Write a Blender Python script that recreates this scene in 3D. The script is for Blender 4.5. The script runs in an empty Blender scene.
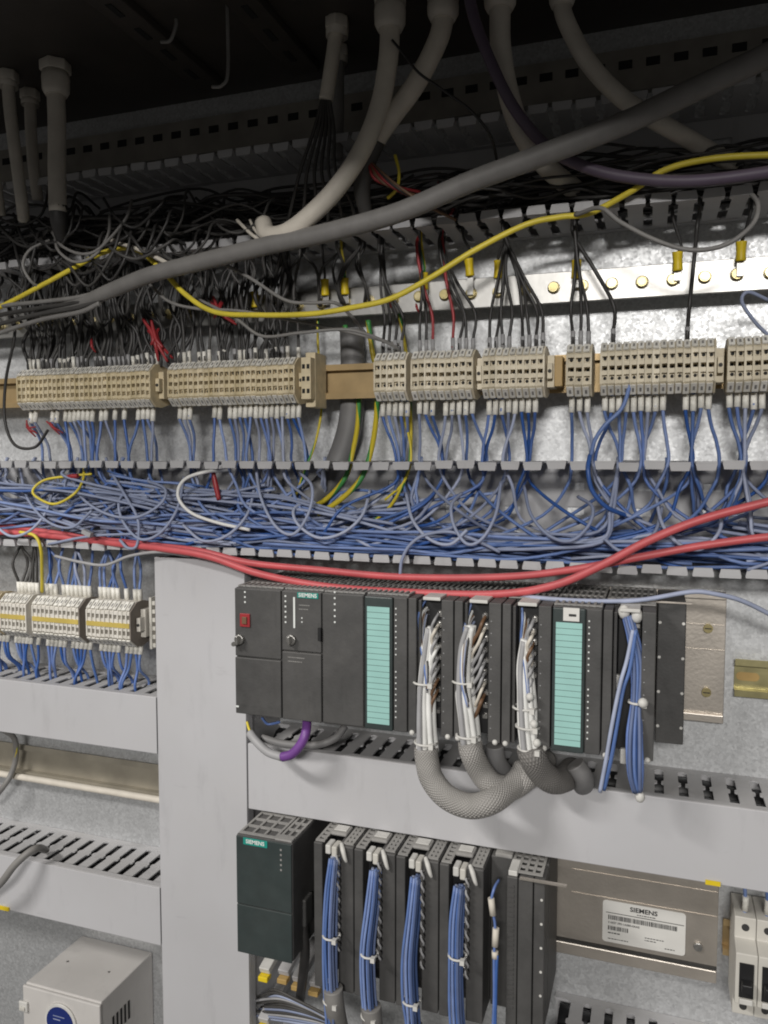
import bpy, math, random
from mathutils import Vector, Matrix
random.seed(11)
S = bpy.context.scene
COL = S.collection
# ------------------------------------------------------------------ camera
TH, PH, FPX, DC = math.radians(19.0), math.radians(3.8), 787.0, 0.79
cam_d = bpy.data.cameras.new('camera')
cam = bpy.data.objects.new('camera', cam_d); COL.objects.link(cam)
cam_d.sensor_fit = 'VERTICAL'; cam_d.sensor_height = 36.0
cam_d.lens = FPX / 1024.0 * 36.0
cam_d.clip_start = 0.02; cam_d.clip_end = 50
cam.location = (0, -DC, 0)
cam.rotation_euler = (math.pi / 2 - PH, 0, TH)
S.camera = cam
S.render.resolution_x, S.render.resolution_y = 768, 1024
# ------------------------------------------------------------------ light
wd = bpy.data.worlds.new('World'); S.world = wd; wd.use_nodes = True
bg = wd.node_tree.nodes['Background']
bg.inputs[0].default_value = (1.0, 0.97, 0.92, 1); bg.inputs[1].default_value = 0.095
def area(name, loc, target, sx, sy, power, col):
    l = bpy.data.lights.new(name, 'AREA'); l.shape = 'RECTANGLE'; l.size = sx; l.size_y = sy
    l.energy = power; l.color = col
    o = bpy.data.objects.new(name, l); COL.objects.link(o)
    o.location = loc
    d = Vector(target) - Vector(loc)
    o.rotation_euler = d.to_track_quat('-Z', 'Y').to_euler()
    return o
area('room_lamp_front', (0.25, -3.3, 0.95), (-0.15, 0, -0.05), 0.9, 0.30, 66, (1.0, 0.97, 0.93))
area('room_lamp_upper', (-1.5, -1.9, 1.45), (-0.25, 0, -0.2), 0.8, 0.16, 46, (1.0, 0.97, 0.93))
S.cycles.filter_width = 1.95
S.view_settings.view_transform = 'Standard'
try: S.view_settings.look = 'None'
except Exception: pass
S.view_settings.exposure = 0.0; S.view_settings.gamma = 1.0
S.view_settings.use_curve_mapping = False

# ------------------------------------------------------------------ materials
def mat(name, col, rough=0.5, metal=0.0, var=0.12, nscale=60.0, bump=0.0, dust=0.0, dustcol=(.33, .31, .28), objvar=0.0, spec=0.5, bscale=None, dscale=18.0):
    m = bpy.data.materials.new(name); m.use_nodes = True
    nt = m.node_tree; N = nt.nodes; L = nt.links
    b = N['Principled BSDF']
    b.inputs['Roughness'].default_value = rough; b.inputs['Metallic'].default_value = metal
    b.inputs['Specular IOR Level'].default_value = spec
    tc = N.new('ShaderNodeTexCoord'); geo = N.new('ShaderNodeNewGeometry')
    src = geo.outputs['Position']
    no = N.new('ShaderNodeTexNoise'); no.inputs['Scale'].default_value = nscale; no.inputs['Detail'].default_value = 4
    L.new(src, no.inputs['Vector'])
    mr = N.new('ShaderNodeMapRange'); mr.inputs[1].default_value = .3; mr.inputs[2].default_value = .7
    mr.inputs[3].default_value = 1 - var; mr.inputs[4].default_value = 1 + var
    L.new(no.outputs['Fac'], mr.inputs[0])
    mul = N.new('ShaderNodeMixRGB'); mul.blend_type = 'MULTIPLY'; mul.inputs[0].default_value = 1
    mul.inputs[1].default_value = (*col, 1); L.new(mr.outputs[0], mul.inputs[2])
    out = mul.outputs[0]
    if objvar:
        oi = N.new('ShaderNodeObjectInfo'); hs = N.new('ShaderNodeHueSaturation')
        r2 = N.new('ShaderNodeMapRange'); r2.inputs[3].default_value = 1 - objvar; r2.inputs[4].default_value = 1 + objvar
        L.new(oi.outputs['Random'], r2.inputs[0]); L.new(r2.outputs[0], hs.inputs['Value'])
        r3 = N.new('ShaderNodeMapRange'); r3.inputs[3].default_value = 1.05; r3.inputs[4].default_value = 1 - objvar * 1.1
        L.new(oi.outputs['Random'], r3.inputs[0]); L.new(r3.outputs[0], hs.inputs['Saturation'])
        L.new(out, hs.inputs['Color']); out = hs.outputs[0]
    if dust:
        n2 = N.new('ShaderNodeTexNoise'); n2.inputs['Scale'].default_value = dscale; n2.inputs['Detail'].default_value = 6
        n2.inputs['Roughness'].default_value = .65
        L.new(src, n2.inputs['Vector'])
        r4 = N.new('ShaderNodeMapRange'); r4.inputs[1].default_value = .35; r4.inputs[2].default_value = .75
        r4.inputs[3].default_value = dust * .35; r4.inputs[4].default_value = dust
        L.new(n2.outputs['Fac'], r4.inputs[0])
        # dust settles on faces that look upward
        sx = N.new('ShaderNodeSeparateXYZ'); L.new(geo.outputs['Normal'], sx.inputs[0])
        up = N.new('ShaderNodeMapRange'); up.inputs[1].default_value = 0.2; up.inputs[2].default_value = 1.0
        up.inputs[3].default_value = 1.0; up.inputs[4].default_value = 2.4
        L.new(sx.outputs[2], up.inputs[0])
        mm = N.new('ShaderNodeMath'); mm.operation = 'MULTIPLY'; mm.use_clamp = True
        L.new(r4.outputs[0], mm.inputs[0]); L.new(up.outputs[0], mm.inputs[1])
        mx = N.new('ShaderNodeMixRGB'); L.new(mm.outputs[0], mx.inputs[0])
        L.new(out, mx.inputs[1]); mx.inputs[2].default_value = (*dustcol, 1); out = mx.outputs[0]
        rr = N.new('ShaderNodeMapRange'); rr.inputs[3].default_value = rough; rr.inputs[4].default_value = min(1, rough + .45)
        L.new(mm.outputs[0], rr.inputs[0]); L.new(rr.outputs[0], b.inputs['Roughness'])
    L.new(out, b.inputs['Base Color'])
    if bump:
        nb = N.new('ShaderNodeTexNoise'); nb.inputs['Scale'].default_value = bscale or nscale * 6; nb.inputs['Detail'].default_value = 3
        L.new(src, nb.inputs['Vector'])
        bp = N.new('ShaderNodeBump'); bp.inputs['Strength'].default_value = bump; bp.inputs['Distance'].default_value = 0.001
        L.new(nb.outputs['Fac'], bp.inputs['Height']); L.new(bp.outputs[0], b.inputs['Normal'])
    return m

def galv(name, col, rough, metal):
    m = mat(name, col, rough, metal, var=.06, nscale=7, bump=.06, bscale=900)
    nt = m.node_tree; N = nt.nodes; L = nt.links; b = N['Principled BSDF']
    vo = N.new('ShaderNodeTexVoronoi'); vo.inputs['Scale'].default_value = 430
    g = [n for n in N if n.type == 'NEW_GEOMETRY'][0]
    L.new(g.outputs['Position'], vo.inputs['Vector'])
    sp = N.new('ShaderNodeSeparateColor'); L.new(vo.outputs['Color'], sp.inputs[0])
    mr = N.new('ShaderNodeMapRange'); mr.inputs[3].default_value = .86; mr.inputs[4].default_value = 1.12
    L.new(sp.outputs[0], mr.inputs[0])
    old = b.inputs['Base Color'].links[0].from_socket
    mu = N.new('ShaderNodeMixRGB'); mu.blend_type = 'MULTIPLY'; mu.inputs[0].default_value = 1
    L.new(old, mu.inputs[1]); L.new(mr.outputs[0], mu.inputs[2]); L.new(mu.outputs[0], b.inputs['Base Color'])
    r2 = N.new('ShaderNodeMapRange'); r2.inputs[3].default_value = rough - .06; r2.inputs[4].default_value = rough + .07
    L.new(sp.outputs[1], r2.inputs[0]); L.new(r2.outputs[0], b.inputs['Roughness'])
    return m

M = {}
M['galv'] = galv('galvanised_sheet', (.60, .61, .62), .50, .65)
M['alu'] = mat('brushed_aluminium', (.60, .55, .49), .42, .8, .10, 30, .15, bscale=300)
M['roof'] = mat('roof_sheet', (.055, .048, .042), .6, .2, .2, 12)
M['pvc'] = mat('grey_duct_plastic', (.46, .46, .475), .5, 0, .08, 25, .06, dust=.2, dustcol=(.42, .40, .37))
M['pvccover'] = mat('grey_duct_cover', (.50, .50, .52), .42, 0, .06, 5, .05, dust=.22, dustcol=(.40, .38, .36), dscale=11)
M['mod'] = mat('charcoal_module_plastic', (.042, .042, .042), .5, 0, .18, 70, .15, dust=.24, dustcol=(.22, .21, .20))
M['modg'] = mat('dark_green_door', (.028, .040, .040), .38, 0, .12, 60, .1, dust=.10, dustcol=(.20, .2, .19))
M['modtop'] = mat('dusty_module_top', (.24, .235, .23), .8, 0, .2, 120, .2, dust=.5, dustcol=(.34, .33, .31))
M['black'] = mat('black_plastic', (.012, .012, .013), .5, 0, .2, 60)
M['pit'] = mat('cavity_shade_black', (.010, .010, .010), .8, 0, .1, 60)  # black that paints the shade inside slots and screw holes
M['teal'] = mat('teal_label_paper', (.31, .56, .52), .55, 0, .05, 40, dust=.05)
M['tealb'] = mat('teal_badge', (.02, .27, .22), .4, 0, .05)
M['white'] = mat('white_plastic', (.62, .61, .58), .5, 0, .08, 90, dust=.08)
M['offw'] = mat('offwhite_plastic', (.58, .56, .51), .5, 0, .06, 40, .03, dust=.1)
M['paper'] = mat('white_sticker', (.66, .65, .62), .5, 0, .05, 30)
M['ink'] = mat('printed_ink', (.03, .03, .03), .7, 0, .1)
M['inkw'] = mat('printed_white', (.72, .74, .72), .6, 0, .05)
M['beige'] = mat('beige_terminal_plastic', (.70, .62, .46), .55, 0, .12, 140, .05, dust=.14, objvar=.16)
M['tan'] = mat('tan_terminal_plastic', (.66, .55, .34), .55, 0, .12, 140, .05, dust=.16, objvar=.16)
M['tag'] = mat('marker_tag_white', (.74, .72, .66), .5, 0, .12, 300, objvar=.12)
M['wterm'] = mat('white_terminal_plastic', (.66, .63, .57), .5, 0, .08, 140, dust=.1, objvar=.08)
M['endp'] = mat('brown_grey_end_plate', (.20, .175, .15), .6, 0, .1)
M['ylw'] = mat('yellow_plastic', (.74, .55, .02), .45, 0, .1)
M['ylbar'] = mat('yellow_jumper', (.52, .40, .10), .5, 0, .1)
M['brass'] = mat('zinc_yellow_bolt', (.52, .44, .22), .38, .8, .15, 200, objvar=.2)
M['steelrail'] = mat('dull_steel_rail', (.36, .33, .27), .5, .4, .15, 30)
M['darkrail'] = mat('dark_zinc_rail', (.30, .28, .25), .5, .3, .2, 30)
M['passiv'] = mat('yellow_passivated_rail', (.42, .38, .20), .4, .75, .2, 60)
M['brownrail'] = mat('tan_passivated_rail', (.40, .29, .15), .45, .55, .15, 40)
M['nickel'] = mat('tinned_bar', (.42, .415, .40), .42, .95, .08, 25, .1)
M['screw'] = mat('screw_steel', (.45, .44, .42), .35, .9, .2, 300)
M['blue'] = mat('blue_wire', (.07, .16, .44), .45, 0, .1, 80, dust=.16, dustcol=(.34, .37, .46), objvar=.25)
M['bluep'] = mat('pale_blue_wire', (.25, .30, .46), .5, 0, .1, 80, dust=.25, dustcol=(.38, .40, .47), objvar=.25)
M['blueb'] = mat('bright_blue_wire', (.045, .125, .40), .42, 0, .1, 80, objvar=.22)
M['blued'] = mat('deep_blue_wire', (.04, .085, .235), .45, 0, .1, 80, dust=.16, dustcol=(.25, .27, .32), objvar=.25)
M['bk'] = mat('black_wire', (.022, .021, .021), .45, 0, .15, 80, dust=.10, dustcol=(.2, .19, .18), objvar=.2)
M['bkd'] = mat('dusty_black_wire', (.040, .038, .036), .5, 0, .15, 80, dust=.12, dustcol=(.25, .24, .23), objvar=.3)
M['gry'] = mat('grey_cable', (.19, .185, .18), .5, 0, .12, 60, .1, dust=.2)
M['thick'] = mat('thick_grey_jacket', (.17, .165, .16), .5, 0, .12, 60, .1, dust=.2)
M['lgry'] = mat('light_grey_cable', (.34, .34, .35), .5, 0, .1, 60, dust=.1)
M['hangc'] = mat('pale_grey_cable', (.56, .52, .46), .5, 0, .12, 50, .1, dust=.2)
M['cream'] = mat('cream_cable', (.66, .61, .53), .5, 0, .1, 50, .1, dust=.15)
M['dkconduit'] = mat('dark_grey_conduit', (.15, .15, .155), .5, 0, .1, 60, dust=.2)
M['red'] = mat('red_cable', (.56, .085, .095), .42, 0, .1, 60, dust=.10, dustcol=(.5, .3, .3))
M['redp'] = mat('red_insulation', (.30, .025, .03), .45, 0, .15, 60)
M['yel'] = mat('yellow_cable', (.74, .60, .04), .42, 0, .1, 60, dust=.1)
M['grn'] = mat('green_insulation', (.05, .24, .06), .45, 0, .1, 60)
M['purple'] = mat('purple_cable', (.085, .06, .10), .5, 0, .1, 60, dust=.12)
M['purpleb'] = mat('bright_purple_cable', (.17, .06, .27), .45, 0, .1, 60)
M['brown'] = mat('brown_wire', (.16, .09, .05), .5, 0, .1, 60)
M['wht'] = mat('white_wire', (.72, .72, .70), .45, 0, .08, 60, dust=.06, objvar=.08)
M['ups'] = mat('light_grey_enclosure', (.56, .54, .52), .45, 0, .05, 20, .05, dust=.06)
M['green'] = mat('green_insert', (.03, .30, .18), .5)
M['bluescr'] = mat('blue_display', (.015, .03, .16), .2, 0, .05)
M['orange'] = mat('tan_plug_plastic', (.42, .28, .10), .5, 0, .1)

def grime(m, sc, amt):
    nt = m.node_tree; N = nt.nodes; L = nt.links; b = N['Principled BSDF']
    g = [n for n in N if n.type == 'NEW_GEOMETRY'][0]
    old = b.inputs['Base Color'].links[0].from_socket
    for scale, lo, hi, k in (((1.0, 1.0, .22), .56, .74, amt), ((.25, 1, 1.2), .64, .72, amt * .9), ((6, 6, 6), .68, .74, amt * 1.6)):
        mp = N.new('ShaderNodeMapping'); mp.inputs['Scale'].default_value = scale; L.new(g.outputs['Position'], mp.inputs[0])
        n = N.new('ShaderNodeTexNoise'); n.inputs['Scale'].default_value = sc; n.inputs['Detail'].default_value = 7; n.inputs['Roughness'].default_value = .7
        L.new(mp.outputs[0], n.inputs['Vector'])
        r = N.new('ShaderNodeMapRange'); r.inputs[1].default_value = lo; r.inputs[2].default_value = hi; r.inputs[3].default_value = 1; r.inputs[4].default_value = 1 - k
        L.new(n.outputs['Fac'], r.inputs[0])
        mu = N.new('ShaderNodeMixRGB'); mu.blend_type = 'MULTIPLY'; mu.inputs[0].default_value = 1
        L.new(old, mu.inputs[1]); L.new(r.outputs[0], mu.inputs[2]); old = mu.outputs[0]
    L.new(old, b.inputs['Base Color'])
grime(M['pvccover'], 45, .11); grime(M['ups'], 40, .12); grime(M['pvc'], 45, .15); grime(M['mod'], 60, .25)
def braid_mat(col):
    m = mat('grey_braided_sleeve', col, .65, 0, .08, 60)
    nt = m.node_tree; N = nt.nodes; L = nt.links; b = N['Principled BSDF']
    uv = N.new('ShaderNodeUVMap'); uv.uv_map = 'UVMap'
    h = []
    for rot in (.7854, -.7854):
        mp = N.new('ShaderNodeMapping'); mp.inputs['Rotation'].default_value = (0, 0, rot)
        L.new(uv.outputs[0], mp.inputs[0])
        w = N.new('ShaderNodeTexWave'); w.inputs['Scale'].default_value = .95; w.inputs['Distortion'].default_value = 0
        L.new(mp.outputs[0], w.inputs['Vector']); h.append(w.outputs['Fac'])
    mx = N.new('ShaderNodeMath'); mx.operation = 'MULTIPLY'; L.new(h[0], mx.inputs[0]); L.new(h[1], mx.inputs[1])
    bp = N.new('ShaderNodeBump'); bp.inputs['Strength'].default_value = .9; bp.inputs['Distance'].default_value = .0012
    L.new(mx.outputs[0], bp.inputs['Height']); L.new(bp.outputs[0], b.inputs['Normal'])
    cr = N.new('ShaderNodeMapRange'); cr.inputs[3].default_value = .60; cr.inputs[4].default_value = 1.12
    L.new(mx.outputs[0], cr.inputs[0])
    old = b.inputs['Base Color'].links[0].from_socket
    mu = N.new('ShaderNodeMixRGB'); mu.blend_type = 'MULTIPLY'; mu.inputs[0].default_value = 1
    L.new(old, mu.inputs[1]); L.new(cr.outputs[0], mu.inputs[2]); L.new(mu.outputs[0], b.inputs['Base Color'])
    return m
M['braid'] = braid_mat((.50, .48, .455))
M['braidd'] = braid_mat((.30, .285, .27))
def gy_mat():
    m = mat('green_yellow_insulation', (1, 1, 1), .42, 0, .05, 60)
    nt = m.node_tree; N = nt.nodes; L = nt.links; b = N['Principled BSDF']
    uv = N.new('ShaderNodeUVMap'); uv.uv_map = 'UVMap'
    sp = N.new('ShaderNodeSeparateXYZ'); L.new(uv.outputs[0], sp.inputs[0])
    ms = N.new('ShaderNodeMath'); ms.operation = 'MULTIPLY_ADD'; ms.inputs[1].default_value = .012
    L.new(sp.outputs[0], ms.inputs[0]); L.new(sp.outputs[1], ms.inputs[2])
    mf = N.new('ShaderNodeMath'); mf.operation = 'FRACT'; L.new(ms.outputs[0], mf.inputs[0])
    gt = N.new('ShaderNodeMath'); gt.operation = 'GREATER_THAN'; gt.inputs[1].default_value = .62
    L.new(mf.outputs[0], gt.inputs[0])
    mx = N.new('ShaderNodeMixRGB'); L.new(gt.outputs[0], mx.inputs[0])
    mx.inputs[1].default_value = (.58, .46, .03, 1); mx.inputs[2].default_value = (.05, .25, .06, 1)
    L.new(mx.outputs[0], b.inputs['Base Color'])
    return m
M['gy'] = gy_mat()

# ------------------------------------------------------------------ helpers
_f = Vector((-math.sin(TH) * math.cos(PH), math.cos(TH) * math.cos(PH), -math.sin(PH)))
_r = Vector((math.cos(TH), math.sin(TH), 0))
_u = _r.cross(_f)
def W(px, py, Y):
    """point of the plane y = Y that the photograph shows at pixel (px, py)"""
    d = _f + _r * ((px - 384) / FPX) - _u * ((py - 512) / FPX)
    return Vector((0, -DC, 0)) + d * ((Y + DC) / d.y)
def PW(*p): return [W(*q) for q in p]
def rnd(a, b): return random.uniform(a, b)

def smooth(pts, per=6):
    pts = [Vector(p) for p in pts]
    if len(pts) < 3: return pts
    P = [pts[0] * 2 - pts[1]] + pts + [pts[-1] * 2 - pts[-2]]
    out = []
    for i in range(1, len(P) - 2):
        p0, p1, p2, p3 = P[i - 1:i + 3]
        for k in range(per):
            t = k / per
            out.append(.5 * ((2 * p1) + (p2 - p0) * t + (2 * p0 - 5 * p1 + 4 * p2 - p3) * t * t + (3 * p1 - p0 - 3 * p2 + p3) * t ** 3))
    out.append(pts[-1])
    return out

WL = {}                                    # world location of every object's origin
def tag(o, label=None, cat=None, group=None, kind=None):
    if label: o['label'] = label
    if cat: o['category'] = cat
    if group: o['group'] = group
    if kind: o['kind'] = kind
    return o
def thing(name, loc, label, cat, group=None):
    o = bpy.data.objects.new(name, None); COL.objects.link(o)
    o.empty_display_size = .01
    o.location = loc; WL[o.name] = Vector(loc)
    return tag(o, label, cat, group)

class MB:
    def __init__(s): s.v = []; s.f = []; s.mi = []; s.sm = []; s.uv = {}
    def add(s, vs, fs, mi=0, sm=False):
        n = len(s.v); s.v += [tuple(v) for v in vs]
        for f in fs: s.f.append(tuple(i + n for i in f)); s.mi.append(mi); s.sm.append(sm)
        return s
    def box(s, x0, x1, y0, y1, z0, z1, mi=0):
        x0, x1 = min(x0, x1), max(x0, x1); y0, y1 = min(y0, y1), max(y0, y1); z0, z1 = min(z0, z1), max(z0, z1)
        vs = [(x, y, z) for x in (x0, x1) for y in (y0, y1) for z in (z0, z1)]
        return s.add(vs, [(0, 1, 3, 2), (4, 6, 7, 5), (0, 4, 5, 1), (2, 3, 7, 6), (0, 2, 6, 4), (1, 5, 7, 3)], mi)
    def extrude(s, poly, axis, a, b, mi=0):
        """poly in the two other axes (order x,y,z) pushed from a to b along axis"""
        n = len(poly)
        def mk(p, t): return [(t, p[0], p[1]), (p[0], t, p[1]), (p[0], p[1], t)][axis]
        vs = [mk(p, a) for p in poly] + [mk(p, b) for p in poly]
        area2 = sum(poly[i][0] * poly[(i + 1) % n][1] - poly[(i + 1) % n][0] * poly[i][1] for i in range(n))
        fl = (area2 > 0) == (axis != 1)
        fl = fl if b > a else not fl
        A = tuple(range(n)); B = tuple(range(n, 2 * n)); fs = [A[::-1] if fl else A, B if fl else B[::-1]]
        for i in range(n):
            j = (i + 1) % n; q = (i, j, j + n, i + n); fs.append(q if fl else q[::-1])
        return s.add(vs, fs, mi)
    def tube(s, pts, r, n=6, mi=0, per=6, cap=True, raw=False):
        pts = [Vector(p) for p in pts] if raw else smooth(pts, per)
        m = len(pts); n0 = len(s.v)
        rs = r if isinstance(r, (list, tuple)) else [r, r]
        t = (pts[1] - pts[0]).normalized()
        nv = t.orthogonal().normalized()
        L = 0; ring = []
        for i, p in enumerate(pts):
            t2 = (pts[min(i + 1, m - 1)] - pts[max(i - 1, 0)]).normalized()
            ax = t.cross(t2)
            if ax.length > 1e-6: nv = Matrix.Rotation(t.angle(t2), 3, ax) @ nv
            nv = (nv - t2 * nv.dot(t2)).normalized(); bv = t2.cross(nv); t = t2
            if i: L += (p - pts[i - 1]).length
            k = i / (m - 1) * (len(rs) - 1); a = min(int(k), len(rs) - 2); rr = rs[a] + (rs[a + 1] - rs[a]) * (k - a)
            ring.append((L, rr))
            for j in range(n):
                an = 2 * math.pi * j / n
                s.v.append(tuple(p + (nv * math.cos(an) + bv * math.sin(an)) * rr))
        for i in range(m - 1):
            for j in range(n):
                j2 = (j + 1) % n
                s.uv[len(s.f)] = [(ring[i][0] * 1000 / 1, j / n), (ring[i][0] * 1000, (j + 1) / n), (ring[i + 1][0] * 1000, (j + 1) / n), (ring[i + 1][0] * 1000, j / n)]
                s.f.append((n0 + i * n + j, n0 + i * n + j2, n0 + (i + 1) * n + j2, n0 + (i + 1) * n + j)); s.mi.append(mi); s.sm.append(True)
        if cap:
            s.f.append(tuple(n0 + j for j in range(n))[::-1]); s.mi.append(mi); s.sm.append(False)
            s.f.append(tuple(n0 + (m - 1) * n + j for j in range(n))); s.mi.append(mi); s.sm.append(False)
        return s
    def cyl(s, a, b, r, n=12, mi=0):
        return s.tube([a, b], r, n, mi, raw=True)
    def ball(s, c, r, mi=0, sc=(1, 1, 1)):
        vs = []; fs = []; R, Q = 5, 8
        for i in range(R + 1):
            a = math.pi * i / R
            for j in range(Q):
                b = 2 * math.pi * j / Q
                vs.append((c[0] + r * sc[0] * math.sin(a) * math.cos(b), c[1] + r * sc[1] * math.sin(a) * math.sin(b), c[2] + r * sc[2] * math.cos(a)))
        for i in range(R):
            for j in range(Q):
                fs.append((i * Q + j, (i + 1) * Q + j, (i + 1) * Q + (j + 1) % Q, i * Q + (j + 1) % Q))
        return s.add(vs, fs, mi, True)
    def build(s, name, mats, parent=None, bevel=0, uvscale=None, **kw):
        mats = mats if isinstance(mats, (list, tuple)) else [mats]
        c = Vector((0, 0, 0))
        lo = Vector(map(min, zip(*s.v))); hi = Vector(map(max, zip(*s.v))); c = (lo + hi) / 2
        me = bpy.data.meshes.new(name)
        me.from_pydata([(v[0] - c.x, v[1] - c.y, v[2] - c.z) for v in s.v], [], s.f)
        for k in mats: me.materials.append(M[k] if isinstance(k, str) else k)
        me.polygons.foreach_set('material_index', s.mi); me.polygons.foreach_set('use_smooth', s.sm)
        if uvscale:
            ul = me.uv_layers.new(name='UVMap')
            for pi, p in enumerate(me.polygons):
                q = s.uv.get(pi)
                if q:
                    for li, (a, b) in zip(p.loop_indices, q): ul.data[li].uv = (a * uvscale[0], b * uvscale[1])
        me.update()
        o = bpy.data.objects.new(name, me); COL.objects.link(o)
        place(o, c, parent)
        if bevel:
            b = o.modifiers.new('bevel', 'BEVEL'); b.width = bevel; b.segments = 2; b.limit_method = 'ANGLE'; b.angle_limit = .7
        return tag(o, **kw)
def place(o, c, parent):
    WL[o.name] = Vector(c)
    if parent: o.parent = parent; o.location = Vector(c) - WL[parent.name]
    else: o.location = c
def copy_part(o, d, parent):
    """copy of a single part, moved by d, under another (or the same) parent"""
    c = o.copy(); COL.objects.link(c); place(c, WL[o.name] + Vector(d), parent); return c
def copy_tree(o, d, parent=None):
    c = copy_part(o, d, parent)
    for ch in list(o.children): copy_tree(ch, d, c)
    return c
def text(s, size, loc, parent, matname, bold=0.0, align='CENTER', sx=1.0, name='lettering'):
    cu = bpy.data.curves.new(name, 'FONT'); cu.body = s; cu.size = size; cu.align_x = align; cu.align_y = 'CENTER'
    cu.offset = bold; cu.extrude = .00008; cu.resolution_u = 3
    t = bpy.data.objects.new('t', cu); COL.objects.link(t)
    me = bpy.data.meshes.new_from_object(t.evaluated_get(bpy.context.evaluated_depsgraph_get()))
    bpy.data.objects.remove(t)
    me.name = name; me.materials.clear(); me.materials.append(M[matname])
    for v in me.vertices: x, y, z = v.co; v.co = (x * sx, -z, y)
    o = bpy.data.objects.new(name, me); COL.objects.link(o); place(o, Vector(loc), parent)
    return o
def cable(name, pts, r, m, label, cat='cable', group=None, n=10, per=8, parent=None, uvscale=None, children=()):
    o = MB().tube(pts, r, n, per=per).build(name, m, parent, uvscale=uvscale)
    if label: tag(o, label, cat, group)
    return o

XL, XR = -0.90, 0.24                        # what is built of the cabinet, left to right
# ------------------------------------------------------------------ the setting
MB().box(XL, XR, 0, .003, -.80, .4003).build('back_wall', 'galv', kind='structure')
roof = MB()
roof.box(XL, XR, -.56, .006, .4005, .4035)
roof.build('roof', 'roof', kind='structure')
MB().box(XL, XR, -.585, -.5605, .338, .4035).build('unseen_shade_bar', 'roof', kind='structure')  # added out of view to keep lamp light off the cabinet top
rb = MB().box(XL, XR, -.0005, -.010, .338, .376).build('perforated_rail', 'darkrail', label='perforated dark steel rail on the wall just under the cabinet roof', cat='rail')
x = XL + .02
while x < XR - .02:                         # black plates on the rail face that paint the shade inside its slots
    MB().box(x, x + .012, -.0102, -.0106, .358, .3655).build('slot', 'pit', rb); x += .024
# roof stiffeners that run front to back
for i, x0 in enumerate((-.47, -.36)):
    t = thing('roof_stiffener', (x0, -.2, .4), ['dark roof stiffener left of the hook, running front to back', 'dark roof stiffener right of the hook, running front to back'][i], 'rail')
    MB().box(x0, x0 + .03, -.42, -.03, .392, .4003).build('profile', 'roof', t, bevel=.001)
    for q in range(9):
        MB().box(x0 + .012, x0 + .018, -.40 + q * .04, -.38 + q * .04, .3912, .392).build('slot', 'pit', t)
for i, (px, py) in enumerate(((176, 25), (228, 70))):
    p = W(px, py, -.16)
    MB().tube([(p.x, p.y, .3925 if i < 1 else .4005), (p.x, p.y, p.z), (p.x - .006, p.y, p.z - .012), (p.x - .016, p.y, p.z - .012)], .0016, 6).build('roof_hook', 'gry', label=['thin bent wire hook under the roof, upper one', 'thin bent wire hook under the roof, lower one'][i], cat='hook')

# ------------------------------------------------------------------ wiring ducts
PITCH, X0G = .0206, -.0729                  # finger pitch; X0G is the middle of one gap
def gaps(x0, x1):
    k0 = math.ceil((x0 - X0G) / PITCH); out = []
    while X0G + k0 * PITCH <= x1: out.append(X0G + k0 * PITCH); k0 += 1
    return out
def near_gap(x): return X0G + round((x - X0G) / PITCH) * PITCH
def finger_mesh(xc, z, side, D, open_):
    """one duct finger: neck with a waist bump, then a wider tip with a lip; side=+1 upper wall"""
    m = MB(); th = .0016
    za, zb = (z - th, z) if side > 0 else (z, z + th)
    a, b = .0063, .0085
    poly = []
    half = [(a + .0028, -.010), (a, -.012), (a, -D * .5 + .004), (b, -D * .5 + .002), (b, -D * .5 - .002), (a, -D * .5 - .004), (a, -D + .012), (.0084, -D + .009), (.0084, -D + .001)]
    poly = [(xc + q[0], q[1]) for q in half] + [(xc - q[0], q[1]) for q in half[::-1]]
    m.extrude(poly, 2, za, zb)
    zz = (z - .0075, z - th - .00005) if side > 0 else (z + th + .00005, z + .0075)
    m.extrude([(xc - .0086, zz[1] if side > 0 else zz[0]), (xc + .0086, zz[1] if side > 0 else zz[0]), (xc + .0072, zz[0] if side > 0 else zz[1]), (xc - .0072, zz[0] if side > 0 else zz[1])], 1, -D + .0032, -D + .0008)
    return m
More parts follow.
